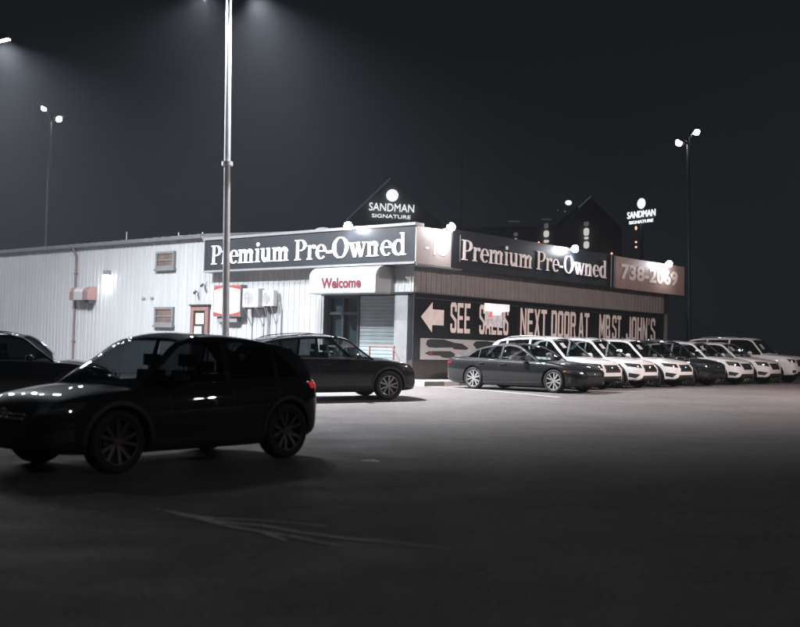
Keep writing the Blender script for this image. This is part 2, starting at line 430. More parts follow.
# entrance: frame, transoms, doors, shutter
RE = -.28
eu0, eu1 = DOOR0, DOOR1
eS = PL(353.5, 330)[0]            # between doors and shutter
m = mbL()
m.box(eu0, -2.6, ZB - .05, eu1, -2.5, ZH - .06, 0); m.box(eu1, -2.6, ZB, eu1 + .06, -.07, ZH - .06, 0); part(m, 'vestibule', M['dark_room'])
m = mbL(); t = .09
zt = PL(340, 313)[1]; eM = (eS + eu1) / 2
for uu in (eu1 - t, eM - t/2, eS - t/2): m.box(uu, RE - .06, ZB, uu + t, RE + .06, ZH - .06)
m.box(eu0 + .002, RE - .05, ZB, eu0 + .06, RE + .05, ZH - .06)
for zz, h_ in ((ZH - .16, .09), (zt - .05, .1), (ZB + .02, .2)):
    m.box(eS + t/2, RE - .05, zz, eM - t/2, RE + .05, zz + h_); m.box(eM + t/2, RE - .05, zz, eu1 - t, RE + .05, zz + h_)
ent = part(m, 'entrance_frame', M['dark_metal'])
for a_, b_ in ((eS + t/2, eM - t/2), (eM + t/2, eu1 - t)):
    m = mbL(); m.box(a_, RE - .006, zt + .05, b_, RE, ZH - .16); part(m, 'transom_pane', M['pane'], ent)
    m = mbL(); m.box(a_, RE - .006, ZB + .22, b_, RE, zt - .05); part(m, 'door_pane', M['pane'], ent)
    m = mbL(); m.box(a_ + .02, RE - .16, ZB + .22, b_ - .02, RE - .14, ZH - .16); part(m, 'blind', M['blind'], ent)
m = mbL()
for s in (-1, 1): m.tube((eM + s * .14, RE + .11, ZB + .85), (eM + s * .14, RE + .11, ZB + 1.35), .02, n=8)
m.box(eS + t/2, RE + .062, ZB + 1.0, eM - t/2, RE + .08, ZB + 1.06); m.box(eM + t/2, RE + .062, ZB + 1.0, eu1 - t, RE + .08, ZB + 1.06)
part(m, 'push_bar', M['red_frame'], ent)
m = mbL(); n = 22
for i in range(n):
    z0 = ZB + (ZH - .1 - ZB) * i / n; z1 = ZB + (ZH - .1 - ZB) * (i + 1) / n
    m.prism([(eu0 + .06, RE - .01, z0), (eu0 + .06, RE + .022, z0 + .012), (eu0 + .06, RE + .012, z1 - .004), (eu0 + .06, RE - .01, z1 - .004)], (eS - t/2 - eu0 - .062, 0, 0))
part(m, 'roller_shutter', M['shutter'])

# right wall: brown ribbed fascia, black glazed band, base
m = mbR(); ribbed(m, 0, RLEN, ZH, SIGN_T - .1, 0, .28); part(m, 'brown_fascia', M['brown_metal'])
m = mbR(); m.box(0, -.3, ZH - .05, RLEN, .06, ZH - .003); m.box(RLEN - .03, -.2, ZH + .0, RLEN + .22, .1, SIGN_T-.1); part(m, 'fascia_trim', M['dark_metal'])
zg = PR(420, 360)[1]
m = mbR(); m.box(.0, -.25, -.2, RLEN, -.0, zg - .02); part(m, 'base_wall', M['brown_base'])
m = mbR(); m.box(.0, -.25, zg - .018, RLEN, .0, ZH - .055); band = part(m, 'window_band', M['vinyl'])
m = mbR()
k = PR(438, 330)[0]
step = PR(455, 330)[0] - k
uu = k
while uu < RLEN: m.box(uu - .012, .0, zg - .02, uu + .012, .012, ZH - .06); uu += step
m.box(0, 0, ZH - .22, RLEN, .02, ZH - .18); m.box(0, 0, zg - .06, RLEN, .015, zg - .03)
part(m, 'mullion', M['dark_metal'], band)
m = mbR(); m.box(RLEN, -.2, -.3, RLEN + .25, .05, ZH - .003); part(m, 'end_post', M['brown_metal'])
m = mbR(); m.box(0, -.0, .0, .05, .03, ZH - .06); part(m, 'corner_trim', M['dark_metal'])
# reflection of a white car in the glass, painted on as flat shapes
c0 = PR(420, 338); c1 = PR(420.3, 359.5); c2 = PR(484, 350)
gx0, gx1, gz0, gz1 = c0[0], c2[0] + 2.6, c1[1], c0[1]
m = mbR(); m.box(gx0, .013, gz0, gx1, .018, gz1); part(m, 'painted_reflection', M['graphic_white'], band)
def gp(pts, mi, mb, y=.0185):
    mb.prism([(gx0 + p[0], y, gz0 + p[1] * (gz1 - gz0)) for p in pts], (0, .004, 0), mi)
m = mbR()
gp([(.32,.70),(.36,.9),(.55,.97),(1.3,.97),(1.65,.9),(1.9,.83),(2.35,.8),(2.75,.58),(2.6,.5),(1.9,.52),(1.8,.6),(.8,.56),(.45,.58)], 0, m)
gp([(.25,.30),(.5,.4),(1.2,.42),(1.7,.42),(1.95,.28),(1.9,.12),(1.5,.08),(1.2,.12),(1.1,.2),(.5,.2)], 0, m)
gp([(3.0,.78),(3.2,.95),(3.9,.97),(4.6,.86),(5.2,.62),(4.4,.5),(3.3,.5)], 0, m)
gp([(2.3,.3),(3.1,.36),(4.2,.38),(4.4,.15),(2.6,.12)], 0, m)
part(m, 'painted_reflection_detail', M['graphic_dark'], band)
m = mbR(); gp([(.42,.30),(.62,.40),(.72,.32),(.6,.22)], 0, m, .023); part(m, 'painted_reflection_tail', M['red'], band)

# ---------------- block lettering
TB = .30
def block_letter(ch):
    """list of polygons in a unit box (w, h = 1), condensed heavy grotesque"""
    w = 1.0; s = .30; h = .15; c = .10
    L_ = lambda x0, y0, x1, y1: [(x0, y0), (x1, y0), (x1, y1), (x0, y1)]
    ring = lambda: [[(0, c), (s, c + .05), (s, 1 - c - .05), (0, 1 - c)], [(w - s, c + .05), (w, c), (w, 1 - c), (w - s, 1 - c - .05)],
                    [(0, c), (.18, 0), (w - .18, 0), (w, c), (w - s, c + .05), (s, c + .05)], [(s, 1 - c - .05), (w - s, 1 - c - .05), (w, 1 - c), (w - .18, 1), (.18, 1), (0, 1 - c)]]
    D = {
     'E': [L_(0, 0, s, 1), L_(s, 0, w * .95, h), L_(s, 1 - h, w * .95, 1), L_(s, .44, w * .85, .57)],
     'L': [L_(0, 0, s, 1), L_(s, 0, w * .95, h)],
     'T': [L_(.5 - s / 2, 0, .5 + s / 2, 1 - h), L_(0, 1 - h, w, 1)],
     'N': [L_(0, 0, s * .85, 1), L_(w - s * .85, 0, w, 1), [(s * .85, 1), (s * .85, .66), (w - s * .85, 0), (w - s * .85, .34)]],
     'X': [[(0, 0), (s, 0), (w, 1), (w - s, 1)], [(w - s, 0), (w, 0), (s, 1), (0, 1)]],
     'D': [L_(0, 0, s, 1), [(s, 0), (w - .2, 0), (w, c), (w - s, c + .05), (s, c + .04)], [(s, 1), (s, 1 - c - .04), (w - s, 1 - c - .05), (w, 1 - c), (w - .2, 1)], [(w - s, c + .05), (w, c), (w, 1 - c), (w - s, 1 - c - .05)]],
     'O': ring(),
     'R': [L_(0, 0, s, 1), [(s, 1), (s, 1 - h), (w - s, 1 - h), (w, 1 - c), (w - .2, 1)], [(w - s, .58), (w, .54), (w, 1 - c), (w - s, 1 - h)], [(s, .44), (w - .2, .44), (w, .54), (w - s, .58), (s, .58)], [(w - s - .02, .44), (w - .2, .44), (w, 0), (w - s, 0)]],
     'A': [[(0, 0), (s * .9, 0), (.5 + .05, 1), (.5 - .2, 1)], [(w - s * .9, 0), (w, 0), (.5 + .2, 1), (.5 - .05, 1)], L_(.26, .2, .74, .33)],
     'M': [L_(0, 0, s * .8, 1), L_(w - s * .8, 0, w, 1), [(s * .8, 1), (s * .8, .6), (.5, .12), (.5, .5)], [(w - s * .8, 1), (.5, .5), (.5, .12), (w - s * .8, .6)]],
     'B': [L_(0, 0, s, 1), [(s, 1), (s, 1 - h), (w - s, 1 - h), (w - .06, 1 - c), (w - .22, 1)], [(w - s - .02, .56), (w - .1, .53), (w - .06, 1 - c), (w - s - .02, 1 - h)], L_(s, .44, w - .14, .56), [(w - s, h), (w, c), (w, .40), (w - s, .44)], [(s, 0), (w - .2, 0), (w, c), (w - s, h), (s, h)]],
     'S': [[(0, 1 - c), (s, 1 - c - .05), (s, .62), (0, .56)], [(s, 1 - c - .05), (w - s, 1 - c - .05), (w, 1 - c), (w - .18, 1), (.18, 1), (0, 1 - c)], [(w - s, .70), (w, .70), (w, 1 - c), (w - s, 1 - c - .05)],
           [(0, .56), (s, .62), (w, .44), (w - s, .38)], [(w - s, .38), (w, .44), (w, c), (w - s, c + .05)], [(0, c), (.18, 0), (w - .18, 0), (w, c), (w - s, c + .05), (s, c + .05)], [(0, .3), (s, .3), (s, c + .05), (0, c)]],
     'J': [[(w - s, c + .05), (w, c), (w, 1), (w - s, 1)], [(0, c), (.18, 0), (w - .18, 0), (w, c), (w - s, c + .05), (s, c + .05)], [(0, .3), (s, .3), (s, c + .05), (0, c)]],
     'H': [L_(0, 0, s, 1), L_(w - s, 0, w, 1), L_(s, .43, w - s, .57)],
     "'": [[(.35, .7), (.6, .7), (.7, 1), (.3, 1)]],
     '.': [L_(.3, 0, .65, .15)]}
    return D[ch]
zt0 = PR(470, 303.8)[1]; zb0 = PR(470, 333.6)[1]
def bandtext(word, pxa, pxb, zlo=None):
    u0 = PR(pxa, 320)[0]; u1 = PR(pxb, 320)[0]
    wts = [.45 if c in "'." else (1.2 if c == 'M' else 1) for c in word]; tot = sum(wts) + .16 * (len(word) - 1)
    k = (u1 - u0) / tot; m = mbR(); x = u0
    for i, c in enumerate(word):
        w_ = wts[i] * k
        for j, poly in enumerate(block_letter(c)):
            m.prism([(x + p[0] * w_, .013, zb0 + p[1] * (zt0 - zb0)) for p in poly], (0, .006 + .0012 * j, 0))
        x += w_ + .16 * k
    part(m, 'lettering', M['letter_tan'], band, merge=False)
for w_, a_, b_ in (('SEE', 450, 470), ('SALES', 479, 508), ('NEXT', 520, 546.5), ('DOOR', 551, 575.5), ('AT', 578.5, 589), ('MB', 599, 610), ('ST.', 612, 623.5), ("JOHN'S", 626, 655)):
    bandtext(w_, a_, b_)
# arrow
a0 = PR(420.6, 316); a1 = PR(443.5, 318); ah = PR(432, 302)[1]; al = PR(432, 332.5)[1]; am = PR(432, 309.3)[1]; an_ = PR(432, 325)[1]; ax = PR(432, 316)[0]
m = mbR(); zc = (ah + al) / 2
m.prism([(a0[0], .013, zc), (ax, .013, al), (ax, .013, an_), (a1[0], .013, an_), (a1[0], .013, am), (ax, .013, am), (ax, .013, ah)], (0, .007, 0))
part(m, 'arrow', M['letter_tan'], band)
# bright patch at the word, built as poster sheets with emission put in
p0 = PR(484, 303); p1 = PR(509, 306); p2 = PR(486, 326)
pw = p1[0] - p0[0]; ph = p0[1] - p2[1]
rnd = random.Random(4)
m = mbR()
m.prism([(p0[0], .0235, p0[1] - .34 * ph), (p0[0] + .3 * pw, .0235, p0[1] - .36 * ph), (p0[0] + .3 * pw, .0235, p0[1] - .52 * ph), (p0[0] + .66 * pw, .0235, p0[1] - .50 * ph), (p0[0] + .68 * pw, .0235, p0[1] - .34 * ph), (p1[0], .0235, p0[1] - .30 * ph), (p1[0], .0235, p0[1] + .01), (p0[0], .0235, p0[1])], (0, .003, 0))
part(m, 'emissive_poster', M['poster'], band)
m = mbR()
m.prism([(p0[0] + .04 * pw, .006, p2[1]), (p0[0] + .84 * pw, .006, p2[1] - .05), (p0[0] + .86 * pw, .006, p0[1] - .3 * ph), (p0[0] + .04 * pw, .006, p0[1] - .3 * ph)], (0, .004, 0))
part(m, 'emissive_poster', M['poster_low'], band)
m = mbR()
m.prism([(p0[0] + .17 * pw, .0272, p0[1] - .62 * ph), (p0[0] + .3 * pw, .0272, p0[1] - .60 * ph), (p0[0] + .32 * pw, .0272, p0[1] - .36 * ph), (p0[0] + .25 * pw, .0272, p0[1] - .34 * ph)], (0, .0015, 0))
part(m, 'poster_print', M['poster_red'], band)

# ---------------- serif lettering for the signs
def ell(cx, cy, ro, ri, a0=0, a1=360, n=22):
    quads = []
    P = []
    for i in range(n + 1):
        t = R(a0 + (a1 - a0) * i / n)
        P.append(((cx + ro[0] * math.cos(t), cy + ro[1] * math.sin(t)), (cx + ri[0] * math.cos(t), cy + ri[1] * math.sin(t))))
    for i in range(n): quads.append([P[i][0], P[i+1][0], P[i+1][1], P[i][1]])
    return quads
def rc(x0, y0, x1, y1): return [[(x0, y0), (x1, y0), (x1, y1), (x0, y1)]]
XH = .70; S = .155; SH = .045
def disc(cx, cy, r, n=14): return [[(cx + r * math.cos(2*math.pi*i/n), cy + r * math.sin(2*math.pi*i/n)) for i in range(n)]]
def serif(ch):
    ft = lambda x: rc(x - .09, 0, x + S + .09, SH)
    tp = lambda x, y: [[(x - .09, y - SH), (x, y - SH - .03), (x, y), (x - .09, y - .015)]]
    stem = lambda x, h: rc(x, SH * .0, x + S, h)
    arch = lambda x: ell(x + .205, XH - .24, (.225, .25), (.04, .17), 0, 165, 14)
    if ch == 'P': return .80, stem(.10, 1) + rc(0, 0, .40, SH) + rc(0, 1 - SH, .11, 1) + rc(.24, 1 - .055, .40, 1) + rc(.24, .44, .40, .495) + ell(.38, .72, (.34, .28), (.18, .225), -90, 90)
    if ch == 'O': return 1.0, ell(.48, .5, (.46, .51), (.275, .46), n=30)
    if ch == 'r': return .60, stem(.10, XH) + ft(.10) + tp(.10, XH) + ell(.47, XH - .23, (.26, .25), (.19, .17), 95, 165, 8) + disc(.47, XH - .09, .095)
    if ch == 'e': return .68, ell(.34, .35, (.31, .36), (.16, .31), 0, 318, 26) + rc(.18, .36, .64, .41)
    if ch == 'm': return 1.22, stem(.10, XH) + ft(.10) + tp(.10, XH) + arch(.29 - .05) + stem(.47, XH - .22) + ft(.47) + arch(.66 - .05) + stem(.84, XH - .22) + ft(.84)
    if ch == 'n': return .84, stem(.10, XH) + ft(.10) + tp(.10, XH) + arch(.29 - .05) + stem(.47, XH - .22) + ft(.47)
    if ch == 'i': return .42, stem(.10, XH) + ft(.10) + tp(.10, XH) + disc(.195, .91, .10)
    if ch == 'u': return .82, rc(.10, .22, .10 + S, XH) + tp(.10, XH) + ell(.10 + .225, .24, (.225, .25), (.04, .17), 180, 350, 14) + rc(.48, .0, .48 + S, XH) + tp(.48, XH) + rc(.48 + S, 0, .48 + S + .08, SH)
    if ch == 'w': return 1.06, [[(.06, XH), (.27, XH), (.45, 0), (.30, 0)], [(.45, 0), (.37, 0), (.52, XH), (.60, XH)], [(.42, XH), (.62, XH), (.80, 0), (.65, 0)], [(.80, 0), (.72, 0), (.90, XH), (.97, XH)]] + rc(0, XH - SH, .34, XH) + rc(.38, XH - SH, .66, XH) + rc(.80, XH - SH, 1.04, XH)
    if ch == 'd': return .82, rc(.50, 0, .50 + S, 1.02) + tp(.50, 1.02) + rc(.69, 0, .77, SH) + ell(.36, .35, (.34, .37), (.15, .28), 40, 320, 24)
    if ch == '-': return .42, rc(.02, .26, .36, .38)
    return .36, []
def signtext(T, text, u0, u1, z0, cap, off, m_, parent, flip):
    ws = [serif(c)[0] * 1.14 for c in text]; k = cap; tot = sum(ws) * k; tr = (abs(u1 - u0) - tot) / (len(text) - 1)
    mb = MB(); mb.T = T; x = 0
    s = 1 if u1 > u0 else -1
    for i, c in enumerate(text):
        w_, polys = serif(c)
        for j, poly in enumerate(polys):
            mb.prism([(u0 + s * (x + p[0] * k * 1.14), off, z0 + p[1] * k) for p in poly], (0, .03 + .0008 * (j % 23), 0))
        x += w_ * 1.14 * k + tr
    o = mb.build('lettering', m_, None, merge=False); set_parent(o, parent); return o
def sans(text, T, u0, u1, z0, z1, off, m_, parent, s=1, depth=.012, bold=.012, name='lettering', px_=None):
    """built-in sans text, fitted to a rectangle on a wall plane; s=-1 when u runs right to left"""
    cu = bpy.data.curves.new('t', 'FONT'); cu.body = text; cu.size = 1; cu.offset = bold; cu.extrude = .5; cu.resolution_u = 3
    o = bpy.data.objects.new('t', cu); me = bpy.data.meshes.new_from_object(o); bpy.data.objects.remove(o); bpy.data.curves.remove(cu)
    X = [v.co.x for v in me.vertices]; Y = [v.co.y for v in me.vertices]
    x0, x1, y0, y1 = min(X), max(X), min(Y), max(Y)
    for v in me.vertices:
        a = (v.co.x - x0) / (x1 - x0); b = (v.co.y - y0) / (y1 - y0)
        v.co = T @ Vector((u0 + (u1 - u0) * a, off + (.5 + v.co.z) * depth, z0 + (z1 - z0) * b))
    bm = bmesh.new(); bm.from_mesh(me); bmesh.ops.recalc_face_normals(bm, faces=bm.faces); bm.to_mesh(me); bm.free()
    o = link(name, me, m_); set_parent(o, parent); return o

SO = .5    # left fascia box depth
s_end = PL(204.5, 255, SO)[0]
ncor = PL(415.4, 240, SO)[0]     # sign corner (slightly negative: stands proud of the right wall)
RO = -ncor                        # how far the box stands out of the right wall
sl = empty('fascia_sign', tuple(TL @ Vector((5, SO, SIGN_B))), 0, 'long black fascia sign with lit white serif letters above the Welcome awning', 'sign')
def spart(mb, name, m_, parent, **k):
    o = mb.build(name, m_, None, **k); set_parent(o, parent); return o
m = mbL(); m.box(ncor + .04, .04, SIGN_B + .02, s_end, SO - .02, SIGN_T - .02); spart(m, 'panel', M['sign_black'], sl)
m = mbL(); fr = .10
m.box(ncor + .002, .05, SIGN_T - fr, s_end + .03, SO + .03, SIGN_T); m.box(ncor + .002, .05, SIGN_B, s_end + .03, SO + .03, SIGN_B + fr * .8)
m.box(s_end - .02, .05, SIGN_B + fr * .8, s_end + .03, SO + .02, SIGN_T - fr)
spart(m, 'frame', M['sign_frame'], sl)
tu0 = PL(211.5, 250, SO)[0]; tu1 = PL(407.5, 240, SO)[0]
zb_ = PL(214, 264.3, SO)[1]; cap = PL(213, 245.8, SO)[1] - zb_
signtext(TL, 'Premium Pre-Owned', tu0, tu1, zb_, cap, SO - .02, M['letter_lit'], sl, True)
# right side: beige corner panel, black sign, tan telephone panel
b_u1 = PR(451.5, 248, RO)[0]; k_u1 = PR(614.5, 270, RO)[0]; t_u1 = PR(683.8, 280, RO)[0]
sb = empty('corner_sign', tuple(TR @ Vector((b_u1 / 2, RO, SIGN_B))), 0, 'blank looking beige sign panel at the building corner under a bright floodlight', 'sign')
bt = PR(453.7, 230.6, RO)[1]
m = mbR(); m.box(-SO + .04, .06, SIGN_B + .02, b_u1 - .01, RO, SIGN_T - .12); spart(m, 'panel', M['beige'], sb)
m = mbR(); m.box(-SO + .04, .06, SIGN_B - .05, b_u1 + .6, RO + .04, SIGN_B + .018); spart(m, 'frame', M['sign_frame'], sb)
q0 = PR(433, 255, RO); q1 = PR(447, 255, RO); sans('15', TR, q0[0], q1[0], SIGN_B + .38, SIGN_B + .98, RO + .001, M['letter_pale'], sb, depth=.01)
m = mbR(); q = PR(425, 252, RO)[0]; m.box(q, RO + .001, SIGN_B + .55, q + .22, RO + .01, SIGN_B + .63); spart(m, 'dash', M['letter_pale'], sb)
sr = empty('fascia_sign', tuple(TR @ Vector(((b_u1 + k_u1) / 2, RO, SIGN_B))), 0, 'long black fascia sign with unlit pale serif letters over the parked white cars', 'sign')
m = mbR(); m.box(b_u1, .06, SIGN_B - .01, k_u1, RO + .05, SIGN_T - .04); spart(m, 'panel', M['sign_black'], sr)
m = mbR(); q = PR(458.6, 248, RO)[0]; m.box(q, RO + .051, SIGN_B + .25, q + .03, RO + .07, SIGN_B + 1.2)
for dx in (-.40, -.14): spart(m, 'trim_strip', M['brown_metal'], sr); m = mbR(); m.box(k_u1 + dx, RO + .051, SIGN_B + .0, k_u1 + dx + .045, RO + .075, SIGN_T - .06)
spart(m, 'trim_strip', M['brown_metal'], sr)
tu0 = PR(460.5, 250, RO)[0]; tu1 = PR(606, 270, RO)[0]; zb_ = PR(463, 260, RO)[1]; cap = PR(463, 239.8, RO)[1] - zb_
signtext(TR, 'Premium Pre-Owned', tu0, tu1, zb_, cap, RO + .05, M['letter_pale'], sr, False)
st = empty('telephone_sign', tuple(TR @ Vector(((k_u1 + t_u1) / 2, RO, SIGN_B))), 0, 'tan telephone number panel at the far right end of the fascia', 'sign')
m = mbR(); m.box(k_u1 + .004, .06, SIGN_B - .02, t_u1, RO + .03, SIGN_T - .06); spart(m, 'panel', M['tan_panel'], st)
q0 = PR(620.5, 270, RO); q1 = PR(677, 280, RO)
sans('738-2069', TR, q0[0], q1[0], SIGN_B + .38, SIGN_B + 1.08, RO + .031, M['panel_digit'], st, bold=.03)
# roof dome vent behind the sign
q = TL @ Vector((PL(317, 229, 0)[0], -.35, SIGN_T - .2))
m = MB(); m.tube((0, 0, 0), (0, 0, .2), .3, n=20); m.ball((0, 0, .2), .38, .38, .2, half=True, n=20); o = m.build('roof_vent', M['white_pvc'], smooth=True); o.location = q
tag(o, 'small round white roof vent peeking above the lit black sign', 'vent')

# ---------------- Welcome awning
AO = 1.0
au0 = PL(375.5, 280, AO)[0]; au1 = PL(309.3, 280, AO)[0]; az0 = PL(340, 292, AO)[1]; az1 = PL(340, 266.8, AO)[1] + .02
aw = empty('entrance_awning', tuple(TL @ Vector(((au0 + au1) / 2, .5, az0))), 0, 'white rounded awning reading Welcome over the glass entrance', 'awning')
m = mbL(); prof = [(.0, az0), (AO, az0)] + [(AO - .45 + .45 * math.cos(R(a)), az1 - .38 + .38 * math.sin(R(a))) for a in range(0, 91, 10)] + [(.0, az1)]
m.prism([(au0, p[0], p[1]) for p in prof], (au1 - au0, 0, 0)); spart(m, 'shell', M['white_pvc'], aw, smooth=True, angle=30)
m = mbL(); m.box(au0 - .01, .0, az0 - .05, au1 + .01, AO + .015, az0 - .002); spart(m, 'edge_trim', M['sign_frame'], aw)
q0 = PL(321.5, 283, AO); q1 = PL(361, 283, AO); za = PL(341, 288, AO)[1]; zb2 = PL(341, 277.5, AO)[1]
sans('Welcome', TL, q0[0], q1[0], za, zb2, AO + .001, M['red_letter'], aw, bold=.03)

# ---------------- things on the long wall
# red and white box sign
q0 = PL(240.5, 300, .35); q1 = PL(213.5, 300, .35); z0 = PL(228, 316.5, .35)[1]; z1 = PL(228, 285, .35)[1]
u0, u1 = q0[0], q1[0]
bs = empty('box_sign', tuple(TL @ Vector(((u0 + u1) / 2, .2, z0))), 0, 'red and white wall box sign half hidden behind the light pole', 'sign')
m = mbL(); m.box(u0 - .0, .03, z0, u1, .345, z1); spart(m, 'case', M['gutter'], bs)
m = mbL(); m.box(u0 + .04, .346, z0 + .04, u1 - .04, .352, z1 - .04); spart(m, 'face', M['graphic_white'], bs)
m = mbL(); W_ = u1 - u0; H_ = z1 - z0
for zz, sg in ((z1 - .04, -1), (z0 + .04, 1)):
    n = 14; top = []; bot = []
    for i in range(n + 1):
        a = i / n; x = u0 + .04 + (W_ - .08) * a; d = .05 + .11 * (2 * a - 1) ** 2
        top.append((x, .353, zz)); bot.append((x, .353, zz + sg * d))
    for i in range(n): m.prism([top[i], top[i+1], bot[i+1], bot[i]], (0, .004, 0))
spart(m, 'red_band', M['red'], bs)
m = mbL(); m.box(u0 + .3, .03, z0 - .22, u1 - .15, .26, z0 - .003); spart(m, 'bracket', M['sign_frame'], bs)
# air conditioners
def ac(u0, u1, z0, z1, d, label, fan):
    r = empty('air_conditioner', tuple(TL @ Vector(((u0 + u1) / 2, .1, z0))), 0, label, 'air conditioner')
    m = mbL(); m.box(u0, .12, z0, u1, .12 + d, z1); bevel(spart(m, 'case', M['ac'], r), .02)
    m = mbL(); c = (u0 + (u1 - u0) * .62, z0 + (z1 - z0) * .5); rr = min(u1 - u0, z1 - z0) * .36
    for k in range(5): 
        r0 = rr * (k + 1) / 5
        P = [[(c[0] + q * math.cos(2*math.pi*i/28), .12 + d + .012, c[1] + q * math.sin(2*math.pi*i/28)) for i in range(28)] for q in (r0 - .012, r0 + .006)]
        m.grid(P, closed=True)
    for k in range(8):
        t = math.pi * 2 * k / 8; m.tube((c[0], .12 + d + .01, c[1]), (c[0] + rr * math.cos(t), .12 + d + .01, c[1] + rr * math.sin(t)), .006, n=6)
    spart(m, 'fan_guard', M['ac_grey'], r)
    m = mbL()
    for uu in (u0 + .12, u1 - .12):
        m.box(uu - .02, .0, z0 - .05, uu + .02, .12 + d, z0 - .004); m.tube((uu, .02, z0 - .75), (uu, .1 + d, z0 - .05), .015, n=6); m.box(uu - .02, .0, z0 - 1.6, uu + .02, .04, z0 - .052)
    m.tube((u0 - .05, .08, z0 + .2), (u0 - .18, .06, z0 - .15), .03, n=8); m.tube((u0 - .18, .06, z0 - .15), (u0 - .18, .06, z0 - 1.5), .03, n=8)
    spart(m, 'bracket', M['sign_frame'], r)
A0 = PL(259, 300, .4); A1 = PL(243.5, 300, .4); z0 = PL(250, 307.5, .4)[1]; z1 = PL(250, 288.5, .4)[1]
ac(A0[0], A1[0], z0, z1, .34, 'white outdoor air conditioner just right of the red and white box sign', True)
A0 = PL(272, 298, .4); A1 = PL(261, 298, .4); z0 = PL(266, 306, .4)[1]; z1 = PL(266, 290, .4)[1]
ac(A0[0], A1[0], z0, z1, .22, 'smaller pale air conditioner on the wall nearest the Welcome awning', False)
# security cameras / small lamps
for (px, py, lab) in ((197, 291, 'small dark security camera on the white wall above the red door'), (204, 284, 'small bullet camera on the white wall below the sign end')):
    u_, z_ = PL(px, py, .1); r = empty('security_camera', tuple(TL @ Vector((u_, .0, z_))), 0, lab, 'camera')
    m = mbL(); m.box(u_ - .05, .0, z_ - .05, u_ + .05, .05, z_ + .12); m.tube((u_, .03, z_), (u_, .2, z_ - .02), .02, n=8); spart(m, 'bracket', M['ac'], r)
    m = mbL(); m.tube((u_ + .05, .13, z_ - .02), (u_ - .12, .33, z_ - .1), .055, n=12); spart(m, 'housing', M['dark_metal'], r, smooth=True)
for (px, py) in ((144, 298.5), (152.5, 298)):
    u_, z_ = PL(px, py, 0); m = mbL(); m.box(u_ - .1, .036, z_ - .05, u_ + .1, .06, z_ + .05); part(m, 'wall_vent', M['sign_frame'])
# curved side sign on the downpipe
q0 = PL(87.5, 293, .5); q1 = PL(69.5, 293, .5); z0 = PL(78, 300, .5)[1]; z1 = PL(78, 286.5, .5)[1]; u0, u1 = q0[0], q1[0]; W_ = u1 - u0
ds = empty('wall_hose_box', tuple(TL @ Vector(((u0 + u1) / 2, .15, z0))), 0, 'small rounded white and orange red box on the long white wall', 'wall box')
def capsule(mb, a, b, d0, d1):
    pr = [(d0, z0), (d1, z0)] + [(d1 - .3 + .3 * math.cos(R(t)), z1 - .3 + .3 * math.sin(R(t))) for t in range(0, 91, 15)] + [(d0, z1)]
    mb.prism([(a, p[0], p[1]) for p in pr], (b - a, 0, 0))
m = mbL(); capsule(m, u0 + W_ * .27, u0 + W_ * .72, .03, .55); spart(m, 'front', M['white_pvc'], ds)
m = mbL(); capsule(m, u0, u0 + W_ * .268, .03, .50); capsule(m, u0 + W_ * .722, u1, .03, .50); spart(m, 'cover', M['red_frame'], ds)
m = mbL(); m.box(u0 + .03, .1, z0 - .15, u0 + W_ * .27, .4, z0 - .003); spart(m, 'underside', M['dark_metal'], ds)

# ---------------- landing, sidewalk, hand rail
def slab(mb, T, u0, u1, v0, v1, z0, z1): mb.box(u0, v0, z0, u1, v1, z1)
m = mbR(); m.box(-.9, -.0 + .003, -.3, RLEN + 1, 1.35, ZB - .05); sw = m.build('sidewalk', M['concrete']); tag(sw, kind='structure'); bevel(sw, .03)
m = mbL(); m.box(.003, -2.5, -.3, DOOR1 + 2.2, .9, ZB - .02); o = m.build('entrance_slab', M['concrete']); tag(o, kind='structure')
hr = empty('hand_rail', tuple(TL @ Vector((1.0, .85, ZB))), 0, 'orange red tubular hand rail beside the entrance steps', 'rail')
m = mbL()
q0 = PL(393.5, 355, .8); q1 = PL(369.5, 355, .8); zt_ = PL(380, 346.5, .8)[1]
u0, u1 = q0[0], q1[0]
m.tube((u0, .8, ZB - .03), (u0, .8, zt_), .032); spart(m, 'post', M['orange'], hr, smooth=True); m = mbL(); m.tube((u1, .8, ZB - .03), (u1, .8, zt_), .032); spart(m, 'post', M['orange'], hr, smooth=True)
m = mbL(); m.tube((u0 - .03, .8, zt_), (u1 + .03, .8, zt_), .032); spart(m, 'top_rail', M['orange'], hr, smooth=True)
m = mbL(); m.tube((u0, .8, zt_ - .45), (u1, .8, zt_ - .45), .018); m.tube((u0 - .02, .8, zt_ - .1), (u0 - .75, .8, ZB - .05), .018); spart(m, 'brace', M['red_frame'], hr, smooth=True)

